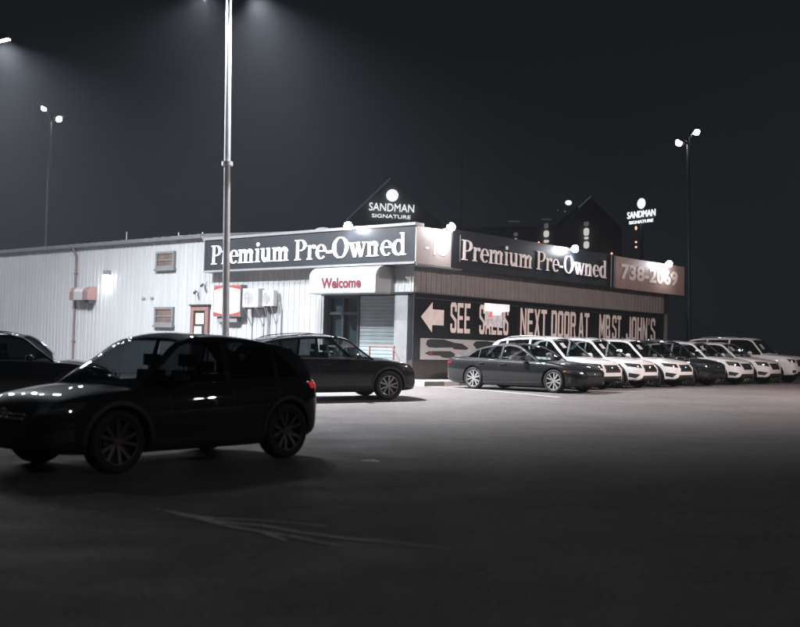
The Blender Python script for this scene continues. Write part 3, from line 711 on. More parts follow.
# ------------------------------------------------------------------ lights
def light(kind, name, loc, rot, power, color, size=.3, spot=None, blend=.5, parent=None):
    l = bpy.data.lights.new(name, kind); l.energy = power; l.color = color
    if kind == 'AREA': l.shape = 'DISK'; l.size = size
    elif kind == 'SPOT': l.spot_size = spot; l.spot_blend = blend; l.shadow_soft_size = size
    else: l.shadow_soft_size = size
    o = bpy.data.objects.new(name, l); col.objects.link(o); o.location = loc; o.rotation_euler = rot
    return o
def aim(frm, to): return (Vector(to) - Vector(frm)).to_track_quat('-Z', 'Y').to_euler()
COOL = (.92, .95, 1.0); WARM = (1.0, .83, .78)
def lamp_post(x, y, h, heads, label, power, color, lens, r0=.13, r1=.085, lean=0.0, collar=None, z0=None, group=None, ytilt=0.0, spread=180):
    z = terrain(x, y) - .05 if z0 is None else z0
    p = empty('lamp_post', (x, y, z), 0, label, 'lamp post', group); p.rotation_euler = (0, lean, 0)
    mb = MB(); mb.tube((0, 0, .6), (0, 0, h), r0, r1, 14); mb.build('pole', M['galv'] if power > 100 else M['dark_metal'], p, smooth=True)
    mb = MB(); mb.tube((0, 0, 0), (0, 0, .62), .28, .26, 18); mb.build('base', M['concrete'], p, smooth=True)
    if collar: mb = MB(); mb.tube((0, 0, collar - .06), (0, 0, collar + .06), .17, .17, 14); mb.build('collar', M['galv'], p, smooth=True)
    for hh in heads:
        (dx, dy, dz, tilt) = hh[:4]; pw_, yt_, sp_ = hh[4:] if len(hh) > 4 else (power, ytilt, spread)
        hd = math.atan2(dy, dx)
        mb = MB(); mb.tube((0, 0, h - .15), (dx * .7, dy * .7, h + dz), .035, n=8); mb.build('arm', M['galv'] if power > 100 else M['dark_metal'], p)
        T = Matrix.Translation((dx, dy, h + dz)) @ Matrix.Rotation(yt_, 4, 'X') @ Matrix.Rotation(hd, 4, 'Z') @ Matrix.Rotation(-tilt, 4, 'Y')
        mb = MB(); mb.T = T; mb.box(-.32, -.2, 0, .32, .2, .16); hdo = mb.build('lamp_head', M['dark_metal'], p); bevel(hdo, .03)
        mb = MB(); mb.T = T; (mb.box(-.26, -.15, -.02, .26, .15, -.003) if power > 100 else mb.ball((0, -.12, -.04), .19, .12, .17)); mb.build('lens', lens, hdo, smooth=power < 100)
        if power:
            lo = light('AREA', 'bulb', (0, 0, 0), (0, 0, 0), pw_, color, .42); lo.parent = hdo; lo.data.spread = R(sp_)
            M_ = T @ Matrix.Translation((0, 0, -.04)); lo.matrix_local = M_
    return p
PP = at(226.4, 250, 32.0)
LP1 = lamp_post(PP.x + .09, 32.0, 11.85, [(.80, .0, .06, R(13), 3300, R(0), 113), (-.74, .0, .08, R(4), 1850, R(9), 144)], 'tall grey lamp post standing in the lot in front of the white wall', 2700, COOL, M['lamp_on'],
          r0=.112, r1=.085, lean=R(-1.23), collar=6.75, ytilt=R(1), spread=138)
q = at(-3, 38, 36)
lamp_post(q.x - .55, 36, q.z - .1, [(.7, 0, .0, R(14)), (-.7, 0, 0, R(14))], 'lamp post at the far left edge with only its glare showing', 4700, COOL, M['lamp_on'], spread=132, ytilt=R(8))
q = at(51, 118, 64)
lamp_post(q.x, 64, q.z + .1, [(-.45, .0, .55, R(30)), (.55, -.1, -.15, R(30))], 'thin distant lamp post behind the long white wall', 60, COOL, M['lamp_far'], z0=0)
q = at(693, 143, 60)
lamp_post(q.x, 60, q.z - .1, [(.42, .0, .35, R(25)), (-.48, -.1, -.25, R(25))], 'thin distant lamp post in the dark behind the right end of the row', 40, (.95, .93, 1), M['lamp_far'], lean=R(-1.2))
# unseen posts added out of view for side light and glints on the cars
lamp_post(-30, 52, 12, [(.7, 0, .1, R(14)), (-.7, 0, .1, R(14))], 'added lamp post beyond the left edge of the picture', 900, COOL, M['lamp_on'], group='added lamp posts out of view')
lamp_post(-17.5, 41, 11, [(.7, -.2, .1, R(20)), (-.7, .2, .1, R(20))], 'added lamp post just beyond the left edge of the picture', 101, COOL, M['lamp_out'], group='added lamp posts out of view')
lamp_post(-33, 66, 12, [(.7, -.2, .1, R(20)), (-.7, .2, .1, R(20))], 'added lamp post far beyond the left edge of the picture', 101, COOL, M['lamp_out'], group='added lamp posts out of view')
lamp_post(-22, 47, 11, [(.7, -.2, .1, R(20)), (-.7, .2, .1, R(20))], 'added lamp post behind the long wall beyond the left edge', 101, COOL, M['lamp_out'], group='added lamp posts out of view')
lamp_post(42, 13, 9.5, [(-.7, .1, .1, R(20)), (-.7, -.6, .1, R(20))], 'added lamp post far out on the right', 101, WARM, M['lamp_out'], group='added lamp posts out of view')
lamp_post(14, -6, 10, [(-.7, .3, .1, R(25))], 'added lamp post behind the photographer on the right', 170, WARM, M['lamp_out'], group='added lamp posts out of view')
lamp_post(19, 27, 10, [(-.7, .6, .1, R(52))], 'added lamp post beyond the right edge of the picture', 1600, WARM, M['lamp_on'], spread=120, group='added lamp posts out of view')

# floodlights over the signs
def flood(T, u, z, zh, off, reach, tgt, power, label, spread=95):
    base = T @ Vector((u, off, z)); head = T @ Vector((u, off + reach, zh)); to = T @ Vector(tgt)
    r = empty('flood_light', base, 0, label, 'flood light')
    mb = MB(); mb.tube(base + Vector((0, 0, -.1)), head - Vector((0, 0, .02)), .02, n=8); o = mb.build('arm', M['galv']); set_parent(o, r)
    d = (to - head).normalized()
    q = d.to_track_quat('Z', 'Y').to_matrix().to_4x4()
    T2 = Matrix.Translation(head) @ q
    mb = MB(); mb.T = T2; mb.box(-.14, -.10, -.1, .14, .10, .0); o = mb.build('housing', M['dark_metal']); set_parent(o, r)
    mb = MB(); mb.T = T2; mb.ball((0, 0, -.01), .155, .15, .14, n=16, m=10); ln = mb.build('lens', M['lamp_on'], smooth=True); set_parent(ln, r)
    lo = light('SPOT', 'bulb', head + d * .21 - Vector(base), aim(head, to), power, COOL, .05, R(spread), .8); lo.parent = r
    return r
u_, z_ = PL(348, 226, SO + .35)
flood(TL, u_, SIGN_T, z_, SO, .35, (u_ + .3, SO, SIGN_B + .8), 70, 'glowing flood light above the lit black sign near its O')
u_, z_ = PR(451, 227, RO + .35)
flood(TR, u_, SIGN_T, z_, RO, .35, (u_ - .05, RO, SIGN_B + .95), 90, 'glowing flood light over the beige corner panel')
u_, z_ = PR(575, 249, RO + .35)
flood(TR, u_, SIGN_T - .05, z_, RO, .35, (u_ + .3, RO, SIGN_B + .9), 110, 'glowing flood light over the unlit black sign', 70)
u_, z_ = PR(669, 264, RO + .35)
flood(TR, u_, SIGN_T - .05, z_, RO, .35, (u_ + .25, RO, SIGN_B + .95), 110, 'glowing flood light over the tan telephone panel', 75)
# wall pack
u_, z_ = PL(104, 275, .25)
r = empty('wall_light', TL @ Vector((u_, .1, z_)), 0, 'bright wall light glowing on the long white wall', 'wall light')
m = mbL(); m.box(u_ - .16, .0, z_, u_ + .16, .22, z_ + .22); o = m.build('housing', M['sign_frame']); set_parent(o, r)
m = mbL(); m.box(u_ - .13, .04, z_ - .06, u_ + .13, .21, z_ - .003); o = m.build('lens', M['lamp_on']); set_parent(o, r)
p_ = TL @ Vector((u_, .30, z_ - .1)); lo = light('SPOT', 'bulb', p_ - r.location, aim(p_, TL @ Vector((u_, .0, z_ - .9))), 75, COOL, .06, R(150), .9); lo.parent = r

# ------------------------------------------------------------------ hotel far behind
HD = 105.0
def H(px, py, Y=HD): p = at(px, py, Y); return (p.x, Y, p.z)
hotel = empty('hotel_building', (H(480, 300)[0], HD, 0), 0, 'dark hotel with peaked gables and lit balcony lamps far behind the dealership', 'building')
def hpart(mb, name, m_, parent=None, **k):
    o = mb.build(name, m_, None, **k); set_parent(o, parent or hotel); return o
m = MB()
g1 = [H(338, 330), H(338, 229), H(390, 179), H(441, 222), H(441, 330)]
m.prism(g1, (0, 20, 0))
m.prism([H(441.1, 330), H(441.1, 228), H(560, 226), H(560, 330)], (0, 18, 0))
m.prism([H(560.1, 330), H(560.1, 227), H(590, 197), H(622, 228), H(622, 330)], (0, 20, 0))
hpart(m, 'wall', M['hotel_wall'])
m = MB()
def strip(a, b, w=.14, y=-.1):
    a = Vector(a); b = Vector(b); m.tube(a + Vector((0, y - .2, 0)), b + Vector((0, y - .2, 0)), w * .5, n=6)
strip(H(346, 221), H(390.5, 178.5)); strip(H(578, 208), H(590.5, 196.5))
strip(H(508, 221.6), H(519.5, 221.8), .1); strip(H(541, 219.6), H(551, 219.6), .1)
hpart(m, 'roof_edge', M['hotel_trim'])
for (px, py, w, h_, mm) in ((546, 234, 5, 6.5, 'hotel_window'), (546, 241.5, 5, 2.6, 'hotel_window'), (586, 232, 5, 7.5, 'hotel_window'), (586, 238.2, 4, 2.4, 'hotel_window'), (586, 245, 5, 7, 'hotel_window'),
                            (515.5, 234.5, 4, 3, 'hotel_dim'), (515.3, 239.6, 2, 1.8, 'hotel_window'), (546, 226, 4, 5, 'hotel_dim'), (586, 224, 5, 4, 'hotel_dim'), (503.3, 247.5, 1.6, 3, 'hotel_dim')):
    x, y, z = H(px, py); ppm = F / HD; hw = w / ppm / 2; hh = h_ / ppm / 2; n = 16
    m = MB(); m.prism([(x + hw * math.copysign(abs(math.cos(2*math.pi*i/n)) ** .6, math.cos(2*math.pi*i/n)), HD - .35, z + hh * math.copysign(abs(math.sin(2*math.pi*i/n)) ** .6, math.sin(2*math.pi*i/n))) for i in range(n)], (0, .3, 0))
    hpart(m, 'window', M[mm])
for (px, py, rr) in ((538, 243, .9), (546.5, 246.3, 1.2), (598, 255.5, .8), (610.5, 254, 1.0), (604, 255, .8)):
    x, y, z = H(px, py); m = MB(); m.ball((x, HD - .6, z), rr / 10.2, rr / 10.2, rr / 10.2, n=8, m=6); hpart(m, 'balcony_lamp', M['amber'])
x, y, z = H(567.5, 203.5); m = MB(); m.ball((x, HD - .6, z), .33, .2, .24); hpart(m, 'floodlight', M['hotel_sign'])
for q in ((557, 211, .8), (564, 212, 1.1)):
    x, y, z = H(q[0], q[1]); m = MB(); m.ball((x, HD - .6, z), q[2] / 12, .1, q[2] / 12, n=8, m=6); hpart(m, 'roof_lamp', M['hotel_dim'])
def brand_sign(cx, disc_c, disc_r, n1, n2, Y, yaw, name, label, parent=None):
    pass
def sandman(T, w, parent):
    """T: frame with x right, z up, -y outward; w = width of the upper word"""
    def spart2(mb, n, m_):
        o = mb.build(n, m_, None); set_parent(o, parent); return o
    m = MB(); m.T = T; r_ = w * .135; n = 24; cz = w * .34
    m.prism([(r_ * math.cos(2*math.pi*i/n), -.10, cz + r_ * math.sin(2*math.pi*i/n)) for i in range(n)], (0, .08, 0)); spart2(m, 'emblem', M['hotel_sign'])
    m = MB(); m.T = T
    for k in range(12):
        t = 2 * math.pi * k / 12; m.tube((r_ * .62 * math.cos(t), -.12, cz + r_ * .62 * math.sin(t)), (r_ * .9 * math.cos(t), -.12, cz + r_ * .9 * math.sin(t)), r_ * .035, n=5)
    spart2(m, 'emblem_rays', M['hotel_dim'])
    T2 = T @ Matrix(((1, 0, 0, 0), (0, -1, 0, 0), (0, 0, 1, 0), (0, 0, 0, 1)))
    sans('SANDMAN', T2, -w / 2, w / 2, -w * .02, w * .155, .02, M['hotel_sign'], parent, depth=.08, bold=0)
    sans('SIGNATURE', T2, -w * .43, w * .43, -w * .17, -w * .09, .02, M['hotel_sign'], parent, depth=.08, bold=0)
x, y, z = H(391.5, 211); k = F / HD
hs = empty('hotel_sign', (x, HD - .25, z), 0, 'glowing white round emblem and SANDMAN SIGNATURE letters on the dark gable', 'sign')
sandman(Matrix.Translation((x, HD - .3, z)) @ Matrix.Rotation(R(1.5), 4, 'Y') @ Matrix.Rotation(-R(0), 4, 'Z'), 45 / k, hs)
HD2 = 90
x, y, z = at(640.8, 217, HD2); k2 = F / HD2
hs2 = empty('hotel_sign', (x, HD2 - .25, z), 0, 'smaller glowing SANDMAN SIGNATURE sign on a dark pylon right of the hotel', 'sign')
sandman(Matrix.Translation((x, HD2 - .3, z)) @ Matrix.Rotation(-R(58), 4, 'Z') @ Matrix.Diagonal((1, 1, 1, 1)), 45 / k2 * .86, hs2)
m = MB(); m.T = Matrix.Translation((x, HD2, 0)) @ Matrix.Rotation(-R(58), 4, 'Z'); m.box(-1.6, .05, z - .12, 1.6, .12, z - .04); m.box(-.12, .05, 0, .12, .25, z + 1.2); o = m.build('pylon', M['hotel_wall']); set_parent(o, hs2)
for (px, py) in ((636, 228), (636, 242), (636, 247)):
    p = at(px, py, HD2 - 2); m = MB(); m.ball(tuple(p), .09, .09, .16 if py < 240 else .08, n=8, m=6); o = m.build('pylon_lamp', M['amber']); set_parent(o, hs2)
# thin mast
p = at(461, 222, 90); p1_ = at(461, 150, 90); m = MB(); m.tube((0, 0, 0), (0, 0, p1_.z), .1, .05, n=8); o = m.build('radio_mast', M['hotel_wall']); o.location = (p.x, 90, 0); tag(o, 'thin unlit mast rising behind the beige corner panel', 'mast')

#CARS_BEGIN#
# ------------------------------------------------------------------ cars
def section(w, zb, zt, c):
    """right-hand half section, bottom centre to top centre"""
    d = zt - zb
    pts = [(0, zb), (.80*w, zb), (.925*w, zb+.02), (.975*w, zb+.14*d), (.992*w, zb+.34*d), (1.0*w, zb+.55*d), (.995*w, zb+.72*d),
           (.975*w, zb+.86*d), (.945*w, zt-.035), (.90*w, zt-.004), (.82*w, zt+.25*c), (.60*w, zt+.60*c), (.3*w, zt+.9*c), (0, zt+c)]
    out = []
    n = len(pts)
    for i in range(n - 1):
        p0 = pts[max(i-1, 0)] if i > 0 else (-pts[1][0], pts[1][1]); p1 = pts[i]; p2 = pts[i+1]; p3 = pts[i+2] if i + 2 < n else (-pts[n-2][0], pts[n-2][1])
        for k in range(3):
            t = k / 3; t2 = t*t; t3 = t2*t
            out.append(tuple(.5*((2*p1[j])+(-p0[j]+p2[j])*t+(2*p0[j]-5*p1[j]+4*p2[j]-p3[j])*t2+(-p0[j]+3*p1[j]-3*p2[j]+p3[j])*t3) for j in range(2)))
    out.append(pts[-1])
    return out
def make_wheel(rad, width, rim, rim_mat, spokes=5, twin=True):
    """returns mesh makers in wheel space: axis = y, outer face toward -y"""
    hw = width / 2
    ty = MB(); prof = [(rim, -hw*.80), (rim+.015, -hw*.96), (rad*.90, -hw*1.0), (rad*.975, -hw*.86), (rad, -hw*.6), (rad, hw*.6), (rad*.975, hw*.86), (rad*.90, hw), (rim, hw*.8)]
    n = 40; ty.grid([[(r*math.cos(2*math.pi*i/n), y, r*math.sin(2*math.pi*i/n)) for i in range(n)] for r, y in prof], closed=True)
    rm = MB(); prof = [(rim+.003, -hw*.82), (rim*.985, -hw*.93), (rim*.94, -hw*.90), (rim*.93, -hw*.4), (rim*.90, hw*.7)]
    rm.grid([[(r*math.cos(2*math.pi*i/n), y, r*math.sin(2*math.pi*i/n)) for i in range(n)] for r, y in prof], closed=True)
    k = spokes * (2 if twin else 1)
    for i in range(k):
        base = 2*math.pi*(i//2 if twin else i)/spokes + math.pi/2
        a_in = base + ((-.10, .10)[i % 2] if twin else 0); a_out = base + ((-.27, .27)[i % 2] if twin else 0)
        r0, r1 = rim*.17, rim*.95; w0, w1 = rim*.075, rim*(.085 if twin else .15)
        def P(r, a, o, y): return (r*math.cos(a)-o*math.sin(a), y, r*math.sin(a)+o*math.cos(a))
        y0, y1 = -hw*.62, -hw*.84
        v = [P(r0,a_in,-w0,y0),P(r0,a_in,w0,y0),P(r1,a_out,w1,y1),P(r1,a_out,-w1,y1)]
        v2 = [(p[0], p[1]+.03, p[2]) for p in v]
        rm.add(v+v2, [(0,1,2,3),(7,6,5,4),(0,4,5,1),(1,5,6,2),(2,6,7,3),(3,7,4,0)])
    rm.tube((0,-hw*.68,0),(0,-hw*.4,0), rim*.22, rim*.24, 20)
    dk = MB(); dk.tube((0,-hw*.1,0),(0,hw*.1,0), rim*.88, n=28); dk.tube((0,-hw*.3,0),(0,-hw*.12,0), rim*.62, n=28)
    return ty, rm, dk
def make_car(spec, paint_m, label, cat='car', group=None, glass=None, rim_m=None, name='parked_car'):
    S_ = spec; L = S_['L']; W = S_['W']; hl = L/2; wb = S_['wb']; xf = hl - S_['fo']; xr = xf - wb; wr = S_['wr']
    root = empty(name, (0,0,0), 0, label, cat, group)
    fw = pchip([(-hl, .70), (-hl+.05, .80), (-hl+.20, .90), (-hl+.6, .97), (-.6, 1), (.8, 1), (hl-.7, .975), (hl-.35, .92), (hl-.15, .83), (hl-.04, .70), (hl, .60)] if not S_.get('boxy') else
               [(-hl, .88), (-hl+.05, .93), (-hl+.20, .97), (-hl+.6, 1), (.8, 1), (hl-.5, .985), (hl-.2, .95), (hl-.05, .88), (hl, .80)])
    fzt = pchip(S_['top']); fzb = pchip([(-hl, S_['gc']+.20), (-hl+.12, S_['gc']+.10), (-hl+.5, S_['gc']+.03), (-.8, S_['gc']), (1, S_['gc']), (hl-.5, S_['gc']+.02), (hl-.12, S_['gc']+.05), (hl, S_['gc']+.13)])
    fc = pchip([(-hl, .01), (S_['xtail']-.05, .03), (S_['xtail']+.2, 0), (S_['xcowl']-.15, .0), (S_['xcowl']+.1, .045), (hl-.3, .05), (hl, .02)])
    xs_ = []; x = -hl
    while x < hl + 1e-6:
        xs_.append(x); e = min(hl - abs(x), 1)
        x += .012 if e < .03 else .035 if e < .2 else .09
    if xs_[-1] < hl: xs_.append(hl)
    mb = MB(); P = []
    def ring(x, s=1.0, dx=0):
        w = fw(x)*W/2; zb, zt = fzb(x), fzt(x)
        h = section(w, zb, zt, fc(x)); full = [(y, z) for y, z in h] + [(-y, z) for y, z in h[-2:0:-1]]
        zm = (zb+zt)/2
        return [(x+dx, y*s, zm+(z-zm)*s) for y, z in full]
    P.append(ring(-hl, .02, -.035)); P.append(ring(-hl, .55, -.032)); P.append(ring(-hl, .85, -.02))
    for x in xs_: P.append(ring(x))
    P.append(ring(hl, .85, .022)); P.append(ring(hl, .55, .035)); P.append(ring(hl, .02, .038))
    mb.grid(P, closed=True)
    me = bpy.data.meshes.new('b'); me.from_pydata(mb.v, [], mb.f); me.update()
    bm = bmesh.new(); bm.from_mesh(me); bmesh.ops.recalc_face_normals(bm, faces=bm.faces)
    bvh = BVHTree.FromBMesh(bm); bm.to_mesh(me); bm.free()
    bo = bpy.data.objects.new('b', me); col.objects.link(bo)
    # wheel wells
    cut = MB()
    for xw in (xf, xr):
        for s in (-1, 1): cut.tube((xw, s*(W/2-.30), wr), (xw, s*(W/2+.3), wr), wr+.055, n=36)
    co_ = cut.build('c', M['arch'])
    md = bo.modifiers.new('x', 'BOOLEAN'); md.operation = 'DIFFERENCE'; md.object = co_; md.solver = 'EXACT'
    bpy.context.view_layer.update()
    me2 = bpy.data.meshes.new_from_object(bo.evaluated_get(bpy.context.evaluated_depsgraph_get()))
    bpy.data.objects.remove(bo); bpy.data.objects.remove(co_)
    me2.materials.clear(); me2.name = 'body'
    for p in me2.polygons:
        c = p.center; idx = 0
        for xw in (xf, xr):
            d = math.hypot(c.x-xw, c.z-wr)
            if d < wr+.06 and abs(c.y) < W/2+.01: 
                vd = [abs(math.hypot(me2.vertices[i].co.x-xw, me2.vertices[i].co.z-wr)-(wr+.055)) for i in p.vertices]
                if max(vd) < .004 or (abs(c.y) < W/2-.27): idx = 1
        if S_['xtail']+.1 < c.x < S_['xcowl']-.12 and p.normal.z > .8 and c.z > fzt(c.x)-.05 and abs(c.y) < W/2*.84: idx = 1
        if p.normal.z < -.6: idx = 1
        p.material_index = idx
    shade(me2, 35)
    body = link('body', me2, [paint_m, M['arch']], root)

    def cast(p, d):
        h = bvh.ray_cast(Vector(p), Vector(d).normalized()); return (h[0], h[1]) if h[0] is not None else (None, None)
    def decal(mb, quad, d, n=8, m_=5, off=.006, th=.02, mi=0, sh=None):
        """quad of 3-D points pushed onto the body along d, with thickness"""
        q = [Vector(p) for p in quad]; d = Vector(d).normalized(); A = []; B = []
        for i in range(n+1):
            ra = []; rb = []
            for j in range(m_+1):
                a, b = i/n, j/m_
                p = (q[0]*(1-a)+q[1]*a)*(1-b)+(q[3]*(1-a)+q[2]*a)*b
                h = bvh.ray_cast(p-d*1.0, d)
                hit = h[0] if h[0] is not None else p
                ra.append(hit-d*off); rb.append(hit+d*th)
            A.append(ra); B.append(rb)
        mb.grid(A, mi); mb.grid(B, mi)
        for row in ((A[0], B[0]), (A[-1], B[-1])): mb.grid([row[0], row[1]], mi)
        mb.grid([[A[i][0], B[i][0]] for i in range(n+1)], mi); mb.grid([[A[i][-1], B[i][-1]] for i in range(n+1)], mi)

    # ---- greenhouse
    xc, xt, xh, xrh = S_['xcowl'], S_['xtail'], S_['xhead'], S_['xrear']
    fzr = pchip(S_['roof'])
    def wbelt(x): return .885*fw(x)*W/2
    TUM = S_.get('tum', .30)
    def yc(x, z):
        zb = fzt(x); h = max(0, z-zb); e = 0
        return wbelt(x) - h*TUM - .10*h*h
    N = 76; X = [xt+(xc-xt)*i/N for i in range(N+1)]
    if True:
        marks = [xh, xrh]
        for q in marks:
            i = min(range(len(X)), key=lambda k: abs(X[k]-q)); X[i] = q
    def zt_(x): return max(fzr(x), fzt(x)-.01)
    frame = MB(); gl = {}
    wins = S_['wins']     # list of (x0, x1, key, rear slant)
    mrg = .055
    def wlimits(x):
        for k, (a, b, key, fa, fb) in enumerate(wins):
            if a <= x <= b:
                lo = fzt(x)+.015; hi = zt_(x)-mrg
                if fa is not None: hi = min(hi, lo+(x-a)*fa)      # slanted rear edge
                if fb is not None: hi = min(hi, lo+(b-x)*fb)      # slanted front edge
                if hi > lo+.012: return key, lo, hi
        return None
    edges = sorted(set(X+[w_[0] for w_ in wins]+[w_[1] for w_ in wins]))
    eps = 1e-4
    for s in (-1, 1):
        for i in range(len(edges)-1):
            x0, x1 = edges[i], edges[i+1]
            a = wlimits(x0+eps); b = wlimits(x1-eps)
            def q(mbx, xa, za0, za1, xb, zb0, zb1, off=0, nseg=3):
                P = []
                for (xx, l, h) in ((xa, za0, za1), (xb, zb0, zb1)):
                    P.append([(xx, s*(yc(xx, l+(h-l)*k/nseg)+off), l+(h-l)*k/nseg) for k in range(nseg+1)])
                mbx.grid(P)
            bz0, bz1 = fzt(x0)-.03, fzt(x1)-.03; tz0, tz1 = zt_(x0), zt_(x1)
            if a or b:
                key = (a or b)[0]
                m0 = a or (key, (bz0+tz0)/2 if not b else min(tz0-.005, b[1]), (bz0+tz0)/2 if not b else min(tz0-.005, b[1]))
                m1 = b or (key, min(tz1-.005, a[1]), min(tz1-.005, a[1]))
                q(frame, x0, bz0, m0[1], x1, bz1, m1[1], nseg=1); q(frame, x0, m0[2], tz0, x1, m1[2], tz1, nseg=2)
                g_ = gl.setdefault((s, key), MB())
                q(g_, x0, m0[1], m0[2], x1, m1[1], m1[2], off=-.004, nseg=3)
            else: q(frame, x0, bz0, tz0, x1, bz1, tz1)
    # top surface from cowl over the roof to the tail
    vs = [-1, -.97, -.93, -.9, -.8, -.65, -.5, -.3, -.1, .1, .3, .5, .65, .8, .9, .93, .97, 1]
    crown = S_.get('crown', .05)
    def top(x, v):
        z = zt_(x); ye = max(.02, yc(x, z)); h = max(0, min(1, (z-fzt(x))/.35))
        zz = z + crown*h*(1-abs(v)**2.6)
        wf = sstep(xh-.15, xh+.2, x)*sstep(xc+.02, xc-.25, x) if x > xh-.15 else 0
        return (x + .10*(1-v*v)*wf, v*ye, zz)
    XS = sorted(X)
    roof = MB(); ws = MB(); rw = MB()
    xr0 = S_.get('rglass', (xt+.08, xrh-.04))
    xw0, xw1 = xh+.03, xc-.06
    grid_x = sorted(set(XS+[xw0, xw1, xr0[0], xr0[1]]))
    for i in range(len(grid_x)-1):
        a, b = grid_x[i], grid_x[i+1]; mid = (a+b)/2
        for j in range(len(vs)-1):
            vm = (vs[j]+vs[j+1])/2
            tgt = roof
            if xw0 < mid < xw1 and abs(vm) < .93: tgt = ws
            elif xr0[0] < mid < xr0[1] and abs(vm) < .90: tgt = rw
            tgt.grid([[top(a, vs[j]), top(a, vs[j+1])], [top(b, vs[j]), top(b, vs[j+1])]])
    g1 = glass or M['car_glass_dark']
    frame.build('cabin_pillars', paint_m if not S_.get('black_pillars') else M['black_plastic'], body, smooth=True, angle=50)
    roof.build('roof', paint_m, body, smooth=True, angle=50)
    ws.build('windshield', M['car_glass'], root, smooth=True, angle=60); rw.build('rear_window', g1, root, smooth=True, angle=60)
    if S_.get('sticker'):
        mb = MB(); a, b = xh+.22, xh+.40
        mb.grid([[tuple(Vector(top(x, v))+Vector((.012, 0, .016))) for v in (-.72, -.66, -.60, -.54, -.48)] for x in (a, (a+b)/2, b)])
        mb.build('windshield_sticker', M['graphic_white'], root)
    for (s, key), mbx in gl.items():
        mbx.build('side_window', M['car_glass'] if key in S_.get('clear', ('f', 'm')) else g1, root, smooth=True, angle=60)
    # window line trim
    if S_.get('belt'):
        for s in (-1, 1):
            mb = MB(); a, b = min(w_[0] for w_ in wins), max(w_[1] for w_ in wins)
            pts = [(a+(b-a)*i/24) for i in range(25)]
            P = []
            for x in pts:
                z = fzt(x)-.004
                P.append([(x, s*(yc(x, z)+o1), z+o2) for o1, o2 in ((.0, .0), (.014, .0), (.014, .028), (.0, .028))])
            mb.grid(P, closed=True); mb.build('chrome_strip', M['chrome'], root, smooth=True)
    # ---- wheels
    ty, rm, dk = make_wheel(wr, .235, S_['rim'], None, S_.get('spokes', 5), S_.get('twin', True))
    proto = None
    for xw, st in ((xf, S_.get('steer', 0)), (xr, 0)):
        for s in (-1, 1):
            if proto is None:
                wh = ty.build('wheel', M['tyre'], root, smooth=True, angle=50)
                r_ = rm.build('rim', rim_m or M['alloy'], wh, smooth=True, angle=35); d_ = dk.build('brake_disc', M['black_plastic'], wh)
                proto = wh
            else: wh = copy_tree(proto, root)
            wh.location = (xw, s*(W/2-.145), wr); wh.rotation_euler = (0, random.uniform(0, 1.2) if False else .2*xw, (0 if s < 0 else math.pi)+st)
    # arch cladding
    if S_.get('clad'):
        for xw in (xf, xr):
            for s in (-1, 1):
                mb = MB(); n = 24; A = []
                for i in range(n+1):
                    t = R(-22+224*i/n); row = []
                    for rr, dy in ((wr+.053, -.03), (wr+.053, .012), (wr+.105, .012), (wr+.112, -.004)):
                        x = xw+rr*math.cos(t); z = wr+rr*math.sin(t)
                        z = max(z, fzb(x)+.02)
                        h, _ = cast((x, s*2, z), (0, -s, 0))
                        y = (h.y if h is not None else s*W/2*.95)
                        row.append((x, y+s*dy, z))
                    A.append(row)
                mb.grid(A)
                mb.build('arch_cladding', M['black_plastic'], root, smooth=True, angle=40)
    for s in (-1, 1):
        mb = MB(); a, b = xr+wr+.10, xf-wr-.10; z0 = S_['gc']+.0
        decal(mb, [(a, s*W/2, z0+.03), (b, s*W/2, z0+.03), (b, s*W/2, z0+.16), (a, s*W/2, z0+.16)], (0, -s, 0), n=14, m_=3, off=.012)
        mb.build('sill_trim', M['black_plastic'] if S_.get('clad') else paint_m, root, smooth=True)
    # ---- seams, handles
    mb = MB()
    def vseam(x, z0, z1, s, dx=0):
        decal(mb, [(x-.004, s*W/2, z0), (x+.004, s*W/2, z0), (x+.004+dx, s*W/2, z1), (x-.004+dx, s*W/2, z1)], (0, -s, 0), n=1, m_=10, off=.0015)
    sx = S_['seams']
    for s in (-1, 1):
        for (x, z0, dx) in sx: vseam(x, z0, fzt(x)-.03, s, dx)
        a, b = sx[-1][0], sx[0][0]
        decal(mb, [(a, s*W/2, S_['gc']+.19), (b, s*W/2, S_['gc']+.19), (b, s*W/2, S_['gc']+.197), (a, s*W/2, S_['gc']+.197)], (0, -s, 0), n=14, m_=1, off=.0015)
    mb.build('door_seams', M['black_plastic'], body)
    for s in (-1, 1):
        for hx in S_['handles']:
            z = fzt(hx)-.13; h, _ = cast((hx, s*2, z), (0, -s, 0)); y = h.y
            mb = MB(); mb.tube((hx-.10, y+s*.022, z), (hx+.10, y+s*.022, z), .013, n=8); mb.tube((hx-.085, y-s*.01, z), (hx-.085, y+s*.02, z), .01, n=6); mb.tube((hx+.085, y-s*.01, z), (hx+.085, y+s*.02, z), .01, n=6)
            mb.build('door_handle', paint_m if not S_.get('chrome_handle') else M['chrome'], root, smooth=True)
    # ---- mirrors
    for s in (-1, 1):
        x = xc-.52; z = fzt(x)+.09; y = s*(wbelt(x)+.17)
        mb = MB(); mb.ball((x, y, z), .085, .125, .075, n=14, m=10); mb.tube((x+.02, s*(wbelt(x)-.01), z-.07), (x+.01, y-s*.03, z-.045), .022, .03, n=8)
        mr = mb.build('mirror', paint_m, root, smooth=True)
        mb = MB(); mb.prism([(x-.075, y+.105*math.cos(t*math.pi/8), z+.06*math.sin(t*math.pi/8)) for t in range(16)], (-.012, 0, 0)); mb.build('mirror_glass', M['chrome'], mr)
    # ---- front: grille, lamps, intakes
    G = S_['front']
    mb = MB(); gz0, gz1, gy0, gy1 = G['grille']
    decal(mb, [(hl, -gy0, gz0), (hl, gy0, gz0), (hl, gy1, gz1), (hl, -gy1, gz1)], (-1, 0, 0), n=14, m_=8, off=.006)
